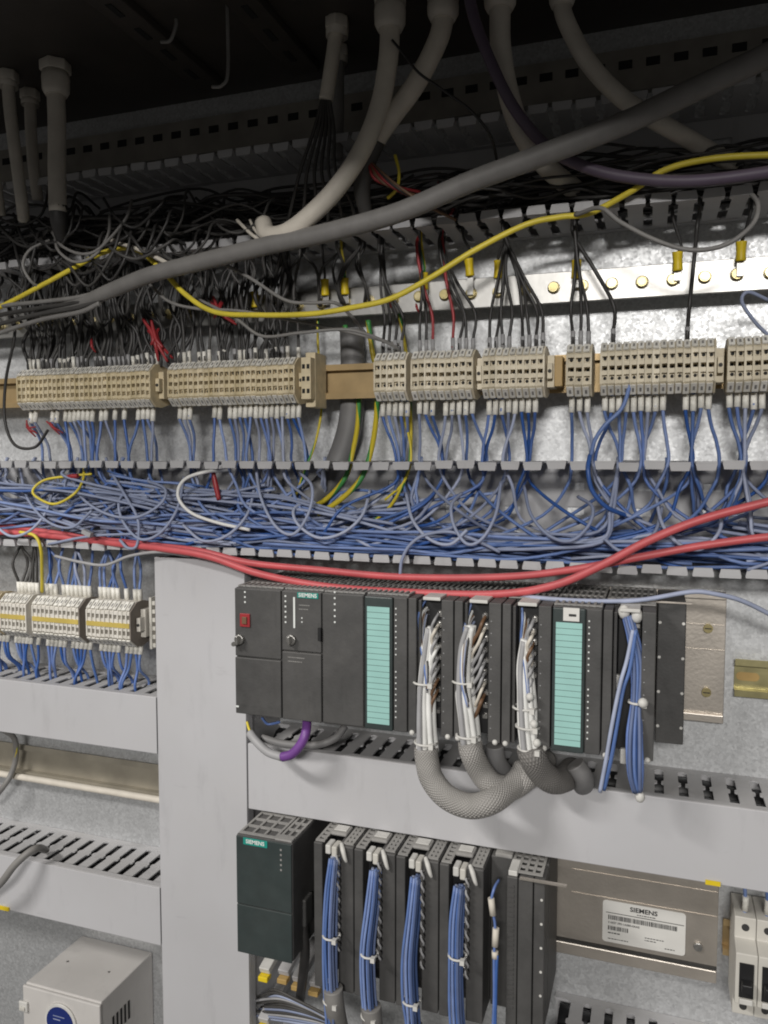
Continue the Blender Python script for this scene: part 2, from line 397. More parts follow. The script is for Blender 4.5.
def duct(label, x0, x1, z0, z1, D=.08, cover=False, topf=True, botf=True, fx0=None, fx1=None, endcap=False):
    t = thing('cable_duct', ((x0 + x1) / 2, 0, z0), label, 'cable duct')
    # perforated base plate
    b = MB(); ya, yb = -.0006, -.0026; zc = (z0 + z1) / 2
    rows = [(z0 + .0 + (z1 - z0) * f) for f in (.25, .5, .75)]
    hh = .004; zs = [z0 + .0018]
    for r_ in rows: zs += [r_ - hh, r_ + hh]
    zs.append(z1 - .0018)
    for i in range(0, len(zs) - 1, 2): b.box(x0, x1, ya, yb, zs[i], zs[i + 1])
    for i in range(1, len(zs) - 1, 2):
        x = x0
        for g in gaps(x0 + .02, x1 - .02)[::3]:
            b.box(x, g - .008, ya, yb, zs[i] + .00002, zs[i + 1] - .00002); x = g + .008
        b.box(x, x1, ya, yb, zs[i] + .00002, zs[i + 1] - .00002)
    b.build('base', 'pvc', t)
    for on, z, sd in ((topf, z1, 1), (botf, z0, -1)):
        th = .0016 * sd
        if on:
            MB().box(x0, x1, -.0004, -.0098, z - th, z).build('wall_strip', 'pvc', t)
            first = None
            for g in gaps(max(x0 + .002, fx0 or x0), min(x1, fx1 or x1) - .012):
                xc = g + PITCH / 2
                if first is None: first = finger_mesh(xc, z, sd, D, not cover).build('finger', 'pvc', t); fx = xc
                else:
                    c = copy_part(first, (xc - fx, 0, 0), t)
                    if not cover: c.rotation_euler = (rnd(-.03, .03), rnd(-.015, .015), rnd(-.012, .012))
        else:
            MB().box(x0, x1, -.0004, -D + .0015, z - th, z).build('side_wall', 'pvc', t)
    if cover:
        c = MB()
        c.box(x0, x1, -D - .0012, -D + .0004, z0 - .002, z1 + .002)
        c.box(x0, x1, -D + .0004, -D + .009, z1 + .0004, z1 + .002)
        c.box(x0, x1, -D + .0004, -D + .009, z0 - .002, z0 - .0004)
        c.build('cover', 'pvccover', t, bevel=.0006)
    return t
Z2T, Z2B = -.0015, -.0985
Z1T, Z1B = .3075, .2145
duct1 = duct('open slotted grey duct under the cabinet roof, stuffed with black wires', XL, XR, Z1B, Z1T)
duct2 = duct('open slotted grey duct across the middle, filled with blue wires', XL, XR, Z2B, Z2T)
duct3 = duct('covered grey duct below the white terminal strips, blue wires entering its top', XL, -.5045, -.3165, -.258, cover=True, botf=False)
duct4 = duct('covered grey duct with slotted top above the light grey power unit', XL, -.5045, -.533, -.471, cover=True, botf=False)
duct5 = duct('long covered grey duct under the upper row of controller modules', -.3935, XR, -.361, -.2955, cover=True, botf=False)
duct6 = duct('covered grey duct at the bottom right below the sticker', -.085, XR, -.605, -.5444, cover=True, botf=False)
MB().box(-.5065, -.5052, -.02, -.07, -.306, -.268).build('duct_insert', 'green', label='green insert in the open end of the duct below the white terminal strips', cat='insert')
t = thing('vertical_duct', (-.449, 0, -.80), 'wide vertical light grey duct with plain cover, between the two halves', 'cable duct')
MB().box(-.5015, -.3965, -.0005, -.0025, -.80, -.105).build('base', 'pvc', t)
MB().box(-.5015, -.4997, -.003, -.077, -.80, -.105).build('side_wall', 'pvc', t)
MB().box(-.3985, -.3965, -.003, -.077, -.80, -.105).build('side_wall', 'pvc', t)
c = MB(); c.box(-.503, -.395, -.0815, -.079, -.80, -.1035); c.box(-.503, -.5017, -.079, -.067, -.80, -.1035); c.box(-.3963, -.395, -.079, -.067, -.80, -.1035)
c.build('cover', 'pvccover', t, bevel=.0008)

# black tubes added inside the covered ducts to darken the view through their slots
for (x0, x1, zt, nm) in ((-.39, XR, -.2955, 'long'), (XL, -.51, -.471, 'lower left'), (-.08, XR, -.5444, 'bottom right'), (XL, -.51, -.258, 'upper left')):
    for q, (y, dz, r_) in enumerate(((-.0185, .0165, .0135), (-.052, .019, .0150))):
        pts = []; x = x0
        while x < x1: pts.append((x, y + rnd(-.002, .002), zt - dz + rnd(-.003, .003))); x += .06
        pts.append((x1, y, zt - dz))
        MB().tube(pts, r_, 10, per=4).build('slot_darkener', 'black', label='%s added black tube darkening the slots of the %s covered duct' % (('rear', 'front')[q], nm), cat='cable')
# ------------------------------------------------------------------ rails and bars
def din_rail(label, x0, x1, zc, yb, m, h=.0175):
    t = thing('din_rail', ((x0 + x1) / 2, 0, zc - h), label, 'rail')
    p = MB()
    y1 = yb - .0075
    pr = [(yb, zc - h * .72), (yb, zc + h * .72), (y1, zc + h * .72), (y1, zc + h), (y1 - .0012, zc + h), (y1 - .0012, zc + h * .72 - .0012), (yb - .0012, zc + h * .72 - .0012),
          (yb - .0012, zc - h * .72 + .0012), (y1 - .0012, zc - h * .72 + .0012), (y1 - .0012, zc - h), (y1, zc - h), (y1, zc - h * .72)]
    p.extrude(pr, 0, x0, x1); p.build('profile', m, t)
    return t
ZT = .0795
dr1 = din_rail('long tan steel mounting rail carrying the beige terminal strips', XL, XR, ZT, -.030, 'brownrail')
for x in (-.86, -.3, -.072, .22):
    MB().box(x - .006, x + .006, -.0002, -.0298, ZT - .01, ZT + .01).build('standoff', 'pvc', dr1)
dr2 = din_rail('short yellow passivated rail beside the upper module row', .0735, XR, -.2005, -.0006, 'passiv')
MB().extrude([(.079 + .012 * (i < 8) + .004 * math.cos(i * math.pi / 7.5 - math.pi / 2), -.2005 + .004 * math.sin(i * math.pi / 7.5 - math.pi / 2)) for i in range(16)], 1, -.0018, -.0022).build('slot', 'orange', dr2)
din_rail('pale steel rail on the left wall between the two covered ducts', XL, -.504, -.385, -.0006, 'steelrail', h=.021)
ZL = -.183
drL = din_rail('steel rail behind the white terminal strips on the left', XL, -.506, ZL, -.025, 'brownrail')
for x in (-.85, -.515): MB().box(x - .006, x + .006, -.0002, -.0248, ZL - .01, ZL + .01).build('standoff', 'pvc', drL)

bar = thing('earth_bar', (-.3, 0, .1465), 'long tinned earth bar with yellow bolts behind the hanging black wires', 'busbar')
YB = -.030
MB().box(XL + .02, XR - .01, YB + .004, YB, .1465, .1750).build('strip', 'nickel', bar, bevel=.0006)
for x in (-.8, -.36, .19): MB().box(x - .008, x + .008, -.0002, YB + .0042, .152, .168).build('standoff', 'black', bar)
bx = W(612, 283, YB).x; step = .0262
first = None; bolts = []
k = -30
while k < 9:
    x = bx + k * step; k += 1
    if x < XL + .05 or x > XR - .03: continue
    z = .1605 + rnd(-.0006, .0006)
    if first is None:
        b = MB(); b.cyl((x, YB - .0002, z), (x, YB - .0014, z), .0058, 14); b.cyl((x, YB - .0014, z), (x, YB - .0046, z), .0050, 12)
        first = b.build('bolt', 'brass', bar, bevel=.0005); fx, fz = x, z
        MB().cyl((x, YB - .0046, z), (x, YB - .0052, z), .0034, 10).build('bolt_crown', 'brass', first)
    else:
        cc = copy_tree(first, (x - fx, 0, z - fz), bar); cc.rotation_euler = (0, rnd(0, 3), 0)
    bolts.append(x)

# ------------------------------------------------------------------ terminal strips
def term_profile(zc, h, yb, d):
    P = lambda a, b: (yb - d * a, zc + h * b)
    side = [P(0, -.8), P(0, .8), P(.45, 1), P(.72, .98), P(1, .60), P(1, -.60), P(.72, -.98), P(.45, -1)]
    core = [P(0, -.79), P(0, .79), P(.45, .99), P(.72, .96), P(.985, .58), P(.985, .46), P(.88, .45), P(.88, .29), P(.975, .26), P(.975, .085), P(.72, .075), P(.72, -.075), P(.975, -.085), P(.975, -.26),
            P(.88, -.29), P(.88, -.45), P(.985, -.46), P(.985, -.58), P(.72, -.96), P(.45, -.99)]
    tg = []
    for s in (1, -1):
        q = [P(.74, .97 * s), P(.965, .66 * s), P(1.0, .70 * s), P(.775, 1.02 * s)]
        tg.append(q if s > 0 else q[::-1])
    return side, core, tg
def strip(label, x0, n, pitch, zc, h, yb, d, m, group='terminal strips', end='right', tagm='tag', jumper=None, ends=True, merge_dark=None):
    t = thing('terminal_strip', (x0 + n * pitch / 2, yb, zc - h), label, 'terminal strip', group)
    side, core, tg = term_profile(zc, h, yb, d)
    b = MB(); b.extrude(side, 0, x0 + .0001, x0 + .0018); b.extrude(core, 0, x0 + .0018, x0 + pitch - .0001)
    for zz in (.38, -.38, 0):
        ry = .70 if zz == 0 else .87
        b.cyl((x0 + .0009 + pitch / 2, yb - d * ry, zc + h * zz), (x0 + .0009 + pitch / 2, yb - d * (ry + .03), zc + h * zz), pitch * .24, 8, 1)
    f = b.build('terminal', [m, 'pit'], t)
    for q in tg:
        o_ = Vector((q[2][0] - q[1][0], q[2][1] - q[1][1])) if q is tg[0] else Vector((q[1][0] - q[2][0], q[1][1] - q[2][1]))
        A_, B_ = (Vector(q[3]), Vector(q[2])) if q is tg[0] else (Vector(q[0]), Vector(q[1]))
        pr = [A_.lerp(B_, .3), A_.lerp(B_, .7), A_.lerp(B_, .7) + o_ * .12, A_.lerp(B_, .3) + o_ * .12]
        mb = MB(); mb.extrude(q, 0, x0 + .0007, x0 + pitch - .0007); mb.extrude([tuple(v) for v in pr], 0, x0 + pitch * .38, x0 + pitch * .66, 1)
        mb.build('marker_tag', [tagm, 'gry'], f)
    for i in range(1, n):
        c = copy_tree(f, (i * pitch, 0, 0), t)
        c.location.z += rnd(-.0004, .0004); c.location.y += rnd(-.0004, .0004)
    xe = x0 + n * pitch
    big = [(yb - (yb - y) * 1.02, zc + (z - zc) * 1.03) for y, z in side]
    MB().extrude(big, 0, xe + .0001, xe + .0016).build('end_plate', m if not merge_dark else merge_dark, t)
    if ends:   # rail end clamp with a screw
        e = MB(); e.box(xe + .0022, xe + .0085, yb, yb - d * .62, zc - h * .62, zc + h * .66); e.box(xe + .003, xe + .0077, yb - d * .62, yb - d * .82, zc - h * .3, zc + h * .32)
        ec = e.build('end_clamp', m, t, bevel=.0004)
        MB().cyl((xe + .0053, yb - d * .82, zc), (xe + .0053, yb - d * .84, zc), .0017, 10).build('screw', 'ink', ec)
    if jumper:
        MB().box(x0 + .001, xe - .0006, yb - d * .955, yb - d * 1.012, zc - h * .11, zc + h * .10).build('jumper_bar', jumper, t)
    return t
YR = -.0378; TD = .036; TH2 = .0225; TP = .0062
def xat(px, py=372, Y=-.072): return W(px, py, Y).x
STR = {}
def up_strip(key, pa, pb, m, label, ends=True, zoff=0):
    xa, xb = xat(pa), xat(pb); n = max(2, round((xb - xa) / TP)); tp = (xb - xa) / n
    STR[key] = (xa, n, tp)
    strip(label, xa, n, tp, ZT + zoff, TH2, YR, TD, m, ends=ends)
up_strip('A', 17, 150, 'tan', 'leftmost tan terminal strip of the upper row, partly dark')
up_strip('B', 168, 294, 'tan', 'second tan terminal strip of the upper row, left of the bare rail')
up_strip('C', 374, 405, 'beige', 'small beige terminal strip just right of the bare rail', ends=False)
up_strip('D', 411, 472, 'beige', 'beige terminal strip with red wires hanging above it')
up_strip('E', 482, 543, 'beige', 'beige terminal strip left of the copper coloured spacer')
up_strip('F', 566, 590, 'beige', 'tiny three way beige terminal strip right of the copper coloured spacer', ends=False)
up_strip('G', 600, 714, 'beige', 'longest beige terminal strip on the right half of the upper row')
up_strip('H', 727, 830, 'beige', 'beige terminal strip cut off by the right edge of the photo', ends=False)
# larger feed-through terminal at the end of the second tan strip
xf = STR['B'][0] + STR['B'][1] * STR['B'][2] + .0098
t = thing('feed_terminal', (xf + .007, YR, ZT - .028), 'taller stepped tan terminal closing the second strip, beside the bare rail', 'terminal')
b = MB(); b.box(xf, xf + .0105, YR, YR - .028, ZT - .027, ZT + .027); b.box(xf, xf + .0103, YR - .028, YR - .039, ZT - .02, ZT + .021); b.build('body', 'tan', t, bevel=.0006)
for zz in (.012, 0, -.012):
    for dx in (.0028, .0077): MB().box(xf + dx - .0015, xf + dx + .0015, YR - .0389, YR - .0393, ZT + zz - .0022, ZT + zz + .0022).build('opening', 'pit', t)
xs = xat(556)
t = thing('rail_spacer', (xs, YR, ZT - .012), 'copper coloured spacer clamped on the rail between beige strips', 'spacer')
MB().box(xs - .003, xs + .004, YR, YR - .02, ZT - .013, ZT + .014).build('block', 'orange', t, bevel=.0005)
for px in (722,):
    pass
# lower left strips
LS = {}
def left_strip(key, pa, pb, m, label, jm='ylbar', **kw):
    xa, xb = W(pa, 620, -.075).x, W(pb, 622, -.075).x; n = max(2, round((xb - xa) / .0058)); tp = (xb - xa) / n
    LS[key] = (xa, n, tp)
    return strip(label, xa, n, tp, ZL + .001, .0245, -.0325, .043, m, group='white terminal strips on the left', jumper=jm, **kw)
left_strip('a', -45, -5, 'tan', 'dusty terminal strip at the left edge of the photo, above the covered duct', ends=False)
left_strip('b', 0, 26, 'wterm', 'greyish terminal strip left of the two whiter ones', ends=False)
left_strip('c', 32, 79, 'wterm', 'middle white terminal strip with yellow jumper line', ends=False, merge_dark='endp')
left_strip('d', 86, 130, 'wterm', 'white terminal strip with brown end plate beside the vertical duct', ends=True, merge_dark='endp')
xe = LS['d'][0] + LS['d'][1] * LS['d'][2]
t = thing('end_bracket', (xe + .014, -.0325, ZL - .02), 'toothed white rail bracket at the right end of the white strips', 'bracket')
b = MB(); b.box(xe + .0105, xe + .0135, -.0325, -.055, ZL - .028, ZL + .03); b.build('body', 'offw', t)
for q in range(6): MB().box(xe + .0137, xe + .0175, -.036, -.054, ZL - .026 + q * .0095, ZL - .0215 + q * .0095).build('tooth', 'offw', t)

# ------------------------------------------------------------------ wires
R1 = .0016
def sleeve(p, q, parent, m='tag', r=.0028):
    d = (Vector(q) - Vector(p))
    MB().tube([p, q], r, 6, raw=True).build('marker_sleeve', m, parent)
def run_in_duct(x, y, dirn, L, z0, zlo, zhi, Y=(-.018, -.080), stepx=.055):
    """points of a wire that wanders along inside an open duct"""
    pts = []; s = 0; z = z0
    zt = rnd(zlo, zhi); yt = rnd(*Y)
    while s < L:
        s += rnd(stepx * .6, stepx * 1.5)
        xx = x + dirn * s
        if xx < XL + .02 or xx > XR - .03: break
        pts.append((xx, max(-.084, min(-.012, yt + rnd(-.006, .006))), max(Z2B + .004, min(-.012, zt + rnd(-.005, .005))) if zhi < 0 else zt + rnd(-.007, .007)))
        zt += rnd(-.016, .013) if zhi > -.05 else rnd(-.008, .006); zt = max(zlo, min(zhi, zt))
    return pts
desc = {'A': 'leftmost tan strip', 'B': 'second tan strip', 'C': 'small beige strip', 'D': 'beige strip with the red wires', 'E': 'beige strip left of the copper spacer',
        'F': 'tiny three way strip', 'G': 'longest beige strip', 'H': 'beige strip at the right edge'}
ZB_ = ZT - TH2
for key, (xa, n, tp) in STR.items():
    lab = 'sleeved blue wire dropping from the %s into the duct' % desc[key]
    for i in range(n):
        if key in 'GH' and i in (9, 15): continue
        if key == 'A' and rnd(0, 1) < .25: continue
        if key == 'B' and i in (3, 4, 5, 6): continue        # black wires there
        if rnd(0, 1) < .07: continue
        x = xa + (i + .5) * tp + .0004
        g = near_gap(x + rnd(-.006, .006)) + rnd(-.0022, .0022)
        yg = rnd(-.032, -.062)
        dirn = -1 if rnd(0, 1) < (.62 if x > -.3 else .45) else 1
        L = rnd(.03, .28)
        zlo, zhi = (-.092, -.07) if x > -.36 else (-.092, -.035)
        y0 = YR - .017
        p0 = (x, y0, ZB_ + .002); p1 = (x, y0 - .002, ZB_ - .014); 
        p2 = (x + (g - x) * .3, (y0 + yg) / 2, ZB_ - .028)
        pts = [p0, tuple((a + b) / 2 for a, b in zip(p0, p1)), p1, p2, (x + (g - x) * .75, yg * .9 + y0 * .1, ZB_ - .042), (g, yg, Z2T - .001), (g + dirn * rnd(.002, .010), yg, Z2T - .022), (g + dirn * rnd(.018, .05), rnd(-.03, -.078), rnd(-.045, -.062)), (g + dirn * rnd(.07, .11), rnd(-.03, -.078), rnd(-.066, -.085))]
        pts += run_in_duct(pts[-1][0], 0, dirn, L, -.06, zlo, zhi)
        m = random.choice(['blue', 'blue', 'blueb', 'bluep'])
        o = cable('blue_wire', pts, R1, m, lab, 'wire', 'blue wires of the ' + desc[key], n=6, per=5)
        zt = rnd(-.001, .002)
        sleeve((x, y0, ZB_ - .0005 + zt), (x + rnd(-.0003, .0003), y0 - .002, ZB_ - .0145 + zt), o)

# loose blue wires in the middle duct
def where_(pts):
    x = sum(p[0] for p in pts) / len(pts)
    w = 'above the white strips' if x < -.52 else 'above the vertical duct' if x < -.37 else 'above the processor module' if x < -.22 else 'above the braided hoses' if x < -.08 else 'near the right edge'
    return 'loose blue wire tangled in the middle duct, ' + w, 'wire', 'blue wires tangled in the middle duct ' + w
def where2(pts):
    x = sum(p[0] for p in pts) / len(pts)
    w = 'above the leftmost tan strip' if x < -.5 else 'above the second tan strip' if x < -.3 else 'above the small beige strips' if x < -.1 else 'above the longest beige strip'
    return 'black wire in the dark tangle of the upper duct, ' + w, 'wire', 'black wires tangled in the upper duct ' + w
for i in range(34):                          # groups of three or four that keep together
    left = i < 24
    x = rnd(-.86, -.42) if left else rnd(-.35, .10)
    dirn = 1 if rnd(0, 1) < (.7 if left else .5) else -1
    if dirn < 0: x += .22
    L = rnd(.20, .42); zs, ze = (rnd(-.055, -.02), rnd(-.093, -.06)) if left else (rnd(-.075, -.05), rnd(-.094, -.082))
    y0 = rnd(-.02, -.078); y1 = rnd(-.02, -.082); bow = rnd(-.012, .016)
    up_ = rnd(0, 1) < .65
    base = []
    if up_:
        g = near_gap(x); base = [(g, -.045, Z2T + .004), (g, -.05, Z2T - .006), (g + dirn * .005, (y0 - .05) / 2, zs * .6)]; x = g + dirn * .012
    nseg = random.choice((4, 5, 6))
    for q in range(nseg + 1):
        f = q / nseg
        base.append((x + dirn * L * f, y0 + (y1 - y0) * f, zs + (ze - zs) * (f ** .7) + bow * math.sin(f * 3.1)))
    out = rnd(0, 1) < .15
    for w_ in range(random.choice((3, 4, 4))):
        dz, dy = rnd(-.007, .007), rnd(-.008, .008)
        pts = []
        for q, p in enumerate(base):
            k_ = 0.15 if (up_ and q < 2) else 1
            pts.append((max(XL + .01, min(XR - .02, p[0] + rnd(-.004, .004) * k_)), max(-.084, min(-.012, p[1] + dy * k_ + rnd(-.003, .003) * k_)), (max(Z2B + .004, min(-.008, p[2] + dz * k_ + rnd(-.003, .003))) if k_ == 1 else p[2])))
        pts = pts[:len(pts) - random.choice((0, 0, 1))]
        cable('blue_wire', pts, rnd(.0014, .0018), random.choice(['blue', 'bluep', 'bluep', 'bluep']), *where_(pts), n=6, per=6)
# slack loops that spill forward over the lips
for i, (px, py, w, h) in enumerate(((60, 505, 40, 28), (150, 515, 34, 30), (120, 500, 50, 22), (215, 520, 40, 26), (285, 505, 30, 36), (330, 520, 40, 22), (440, 525, 34, 24), (475, 520, 26, 30), (560, 520, 36, 26), (630, 535, 32, 20), (690, 530, 34, 24), (20, 515, 34, 26))):
    P_ = [(px - w, py - h - 8, -.055), (px - w * .8, py - h * .2, -.078), (px - w * .3, py + h * .6, -.088), (px + w * .3, py + h * .8, -.090), (px + w * .8, py + h * .2, -.088), (px + w * .9, py - h * .5, -.078), (px + w * .5, py - h * .9, -.06)]
    if i % 2: P_ = [(2 * px - a, b, c) for a, b, c in P_]
    if i % 3 == 0: P_ = P_[:5]
    cable('blue_wire', PW(*P_), .0016, 'bluep', 'slack pale blue loop hanging before the middle duct, %s from the left' % ['second', 'fourth', 'third', 'fifth', 'sixth', 'seventh', 'eighth', 'ninth', 'tenth', 'eleventh', 'twelfth', 'first'][i], 'wire', n=7)
# a laminar stream of wires along the bottom wall, centre
for i in range(20):
    xa, xb = rnd(-.56, -.36), rnd(-.2, .16)
    z = rnd(-.095, -.070); y = rnd(-.025, -.082)
    zz = rnd(-.05, -.03)
    pts = [(xa - .03, y, z + rnd(0, .03)), (xa, y, z + rnd(0, .012))]
    x = xa
    while x < xb:
        x += rnd(.05, .09); pts.append((x, y + rnd(-.004, .004), max(-.0955, z + rnd(-.004, .004))))
    if i % 3 == 0: g = near_gap(x + .04); pts += [(g - .01, y, -.05), (g, -.05, -.02), (g, -.05, .002)]
    cable('blue_wire', pts, R1, random.choice(['blue', 'blue', 'bluep']), 'blue wire in the combed stream along the bottom of the middle duct', 'wire', 'blue wires combed along the middle duct', n=6, per=5)

# single recognisable wires in and around the middle duct
cable('yellow_wire', PW((84, 462, -.05), (83, 480, -.07), (74, 494, -.088), (55, 504, -.09), (38, 498, -.09), (33, 490, -.088), (45, 480, -.08), (70, 476, -.07), (92, 474, -.06)), .0015, 'yel', 'thin yellow wire curled in a loop over the blue tangle', 'wire', n=7)
cable('white_wire', PW((230, 470, -.05), (205, 472, -.086), (184, 480, -.09), (178, 496, -.092), (190, 512, -.09), (215, 522, -.085), (250, 530, -.08)), .0018, 'wht', 'white wire bent in a wide arc in the blue tangle', 'wire', n=8)
cable('pale_wire', PW((55, 556, -.086), (80, 562, -.09), (105, 565, -.092), (130, 556, -.092), (160, 552, -.09), (190, 556, -.088)), .0017, 'lgry', 'pale grey wire sagging under the middle duct on the left', 'wire', n=8)
cable('pale_wire', PW((120, 540, -.088), (128, 548, -.094), (137, 545, -.09), (138, 520, -.088), (125, 495, -.08), (110, 470, -.06), (106, 458, -.05)), .0016, 'bluep', 'pale blue wire hanging in a long loop over the left red cables', 'wire', n=8)
cable('pale_wire', PW((400, 576, -.09), (402, 560, -.09), (410, 545, -.09), (425, 535, -.088), (450, 532, -.086), (475, 540, -.084), (500, 552, -.08)), .0016, 'bluep', 'pale blue wire arching over the centre of the duct front', 'wire', n=8)
cable('blue_wire', PW((590, 455, -.076), (588, 470, -.085), (592, 490, -.084), (604, 505, -.08), (617, 512, -.07), (640, 520, -.05)), .002, 'blueb', 'thicker blue wire passing in front of the duct lip near the tiny strip', 'wire', n=8)
cable('blue_wire', PW((630, 385, -.07), (622, 408, -.075), (605, 425, -.078), (595, 440, -.078), (591, 455, -.077)), .0018, 'blue', 'blue wire crossing diagonally below the longest beige strip', 'wire', n=8)
p = W(88, 533, -.095)
MB().extrude([(p.x - .006, p.z + .004), (p.x + .005, p.z), (p.x + .0035, p.z - .0045), (p.x - .0075, p.z - .0005)], 1, -.092, -.097).build('wire_connector', 'lgry', label='small grey wire connector resting on the left red cables', cat='connector')
# red cables
cable('red_cable', PW((-60, 524, -.05), (0, 526, -.055), (40, 531, -.058), (90, 538, -.064), (150, 545, -.076), (200, 551, -.088), (250, 563, -.09), (320, 570, -.09), (400, 577, -.09), (500, 577, -.0905), (570, 570, -.092), (640, 557, -.092), (700, 546, -.09), (768, 537, -.088), (840, 532, -.085)), .0034, 'red', 'upper red cable crossing the whole cabinet, ending lower at the right edge')
cable('red_cable', PW((-60, 531, -.06), (0, 532, -.066), (50, 536, -.070), (110, 543, -.078), (165, 549, -.092), (210, 557, -.0985), (260, 574, -.1), (330, 587, -.1), (420, 593, -.1), (500, 594, -.1), (555, 585, -.1025), (600, 566, -.104), (650, 540, -.104), (700, 520, -.102), (768, 502, -.10), (840, 487, -.095)), .0036, 'red', 'lower red cable crossing over the other and rising at the right')
# green yellow wires and grey conduit beside the bare rail
cable('conduit', PW((352, 330, -.014), (353, 380, -.014), (350, 425, -.0145), (338, 462, -.017), (322, 488, -.022), (300, 505, -.03), (270, 520, -.04)), .0128, 'dkconduit', 'thick grey conduit passing behind the bare rail down into the duct', n=16)
for i, (P_, r_, lb) in enumerate([
    (((345, 325, -.016), (350, 350, -.012), (358, 372, -.014), (358, 420, -.030), (352, 455, -.045), (345, 478, -.05), (325, 500, -.05), (300, 512, -.05)), .0026, 'green yellow earth wire running down beside the grey conduit'),
    (((368, 320, -.016), (372, 350, -.012), (377, 376, -.014), (376, 420, -.035), (370, 455, -.052), (360, 480, -.058), (340, 500, -.06), (318, 514, -.06)), .0028, 'thicker yellow green earth wire right of the grey conduit'),
    (((398, 310, -.016), (405, 345, -.02), (410, 400, -.03), (410, 460, -.045), (400, 490, -.05), (385, 512, -.05), (362, 528, -.05)), .0018, 'thin yellow green wire near the small beige strip'),
    (((318, 310, -.02), (318, 345, -.024), (322, 400, -.03), (316, 440, -.04), (305, 470, -.05), (296, 495, -.05)), .0014, 'thin green yellow wire left of the grey conduit')]):
    cable('earth_wire', PW(*P_), r_, 'gy', lb, 'wire', n=8, uvscale=(1, 1))
cable('yellow_wire', PW((402, 350, -.02), (401, 400, -.03), (411, 450, -.05), (405, 480, -.05), (385, 500, -.05)), .0013, 'yel', 'thin yellow wire beside the small beige strip', 'wire', n=6)
# red insulated joints
for i, (pp, q, Y, lb) in enumerate([((213, 472), (219, 500), -.07, 'red crimp joint hanging below the duct lip near the black wires'), ((67, 477), (78, 476), -.074, 'red crimp joint inside the left tangle')]):
    a, b_ = W(*pp, Y), W(*q, Y)
    MB().tube([a, a.lerp(b_, .5), b_], [.0022, .003, .0024], 8).build('crimp_joint', 'redp', label=lb, cat='crimp')

# black wires above the terminal strips
upn = {'A': .9, 'B': .85}
ZU = ZT + TH2
def black_drop(x, lab, grp, m='bk', x2=None, r=R1, sl=True, chaos=.004, slm='lgry'):
    g = near_gap(x2 if x2 is not None else x + rnd(-.01, .01)) + rnd(-.002, .002)
    y0 = YR - .017
    pts = [(x, y0, ZU - .002), (x, y0 - .001, ZU + .010), (x + rnd(-chaos, chaos), -.050 + rnd(-.008, .004), ZU + .035), (x + (g - x) * .5 + rnd(-chaos, chaos), -.052 + rnd(-.012, .006), ZU + .065),
           (g + rnd(-.001, .001), -.050 + rnd(-.012, .01), Z1B - .012), (g, -.05 + rnd(-.01, .01), Z1B + .006), (g + rnd(-.02, .02), -.05, Z1B + .025), (g + rnd(-.09, .09), rnd(-.03, -.07), Z1B + rnd(.03, .055))]
    o = cable('black_wire', pts, r, m, lab, 'wire', grp, n=6, per=5)
    if sl: sleeve((x, y0, ZU + .0005), (x, y0 - .001, ZU + .012 + rnd(-.001, .002)), o, slm, .0022)
    return o
for key in 'AB':
    xa, n, tp = STR[key]
    for i in range(n):
        if rnd(0, 1) > upn[key]: continue
        black_drop(xa + (i + .5) * tp + .0004, 'black wire hanging from the upper duct to the %s' % desc[key], 'black wires of the ' + desc[key], random.choice(['bk', 'bk', 'bkd']), chaos=.007, slm=random.choice(['tag', 'lgry']))
for key, idx in (('C', (0, 1, 2, 3)), ('D', (0, 1, 2, 5, 6, 7, 8)), ('E', (0, 1, 2, 3, 5, 6, 7, 8)), ('F', (0, 1, 2)), ('G', (1, 11))):
    xa, n, tp = STR[key]
    for i in idx:
        if i >= n: continue
        x = xa + (i + .5) * tp + .0004
        x2 = {'C': -.262, 'D': -.215 + i * .002, 'E': -.135 + .006 * (i > 4), 'F': -.068, 'G': [-.066, .034][i > 5]}[key]
        red = key == 'D' and i in (2, 5)
        o = black_drop(x, ('red wire hanging from the upper duct to the beige strip, %s one' % ('left' if i == 2 else 'right')) if red else 'black wire hanging from the upper duct to the ' + desc[key],
                   None if red else 'black wires of the ' + desc[key], 'redp' if red else 'bk', x2=x2, chaos=.003, r=.0018 if key == 'G' else R1)
for q in range(42):
    x = rnd(-.69, -.36)
    black_drop(x, 'unsleeved black wire crowding above the tan strips', 'unsleeved black wires above the tan strips', random.choice(['bk', 'bk', 'bkd']), r=rnd(.0016, .0022), sl=False, chaos=.016)
# more dark wires between the earth bar and the duct on the left
for i in range(70):
    x = rnd(-.80, -.27)
    g = near_gap(x) + rnd(-.003, .003)
    b_ = min(bolts, key=lambda q: abs(q - x - rnd(-.02, .02)))
    pts = [(b_ + rnd(-.003, .003), YB - .0075, .158), (b_ + rnd(-.004, .004), YB - .016, .172), ((b_ + g) / 2 + rnd(-.01, .01), -.05, .192), (g, -.052 + rnd(-.01, .01), Z1B - .003), (g + rnd(-.01, .01), -.05, Z1B + .02), (g + rnd(-.1, .1), rnd(-.03, -.07), Z1B + rnd(.03, .06))]
    cable('black_wire', pts, R1, random.choice(['bk', 'bkd']), 'dark wire bolted to the left half of the earth bar', 'wire', 'dark wires on the left half of the earth bar', n=6, per=5)
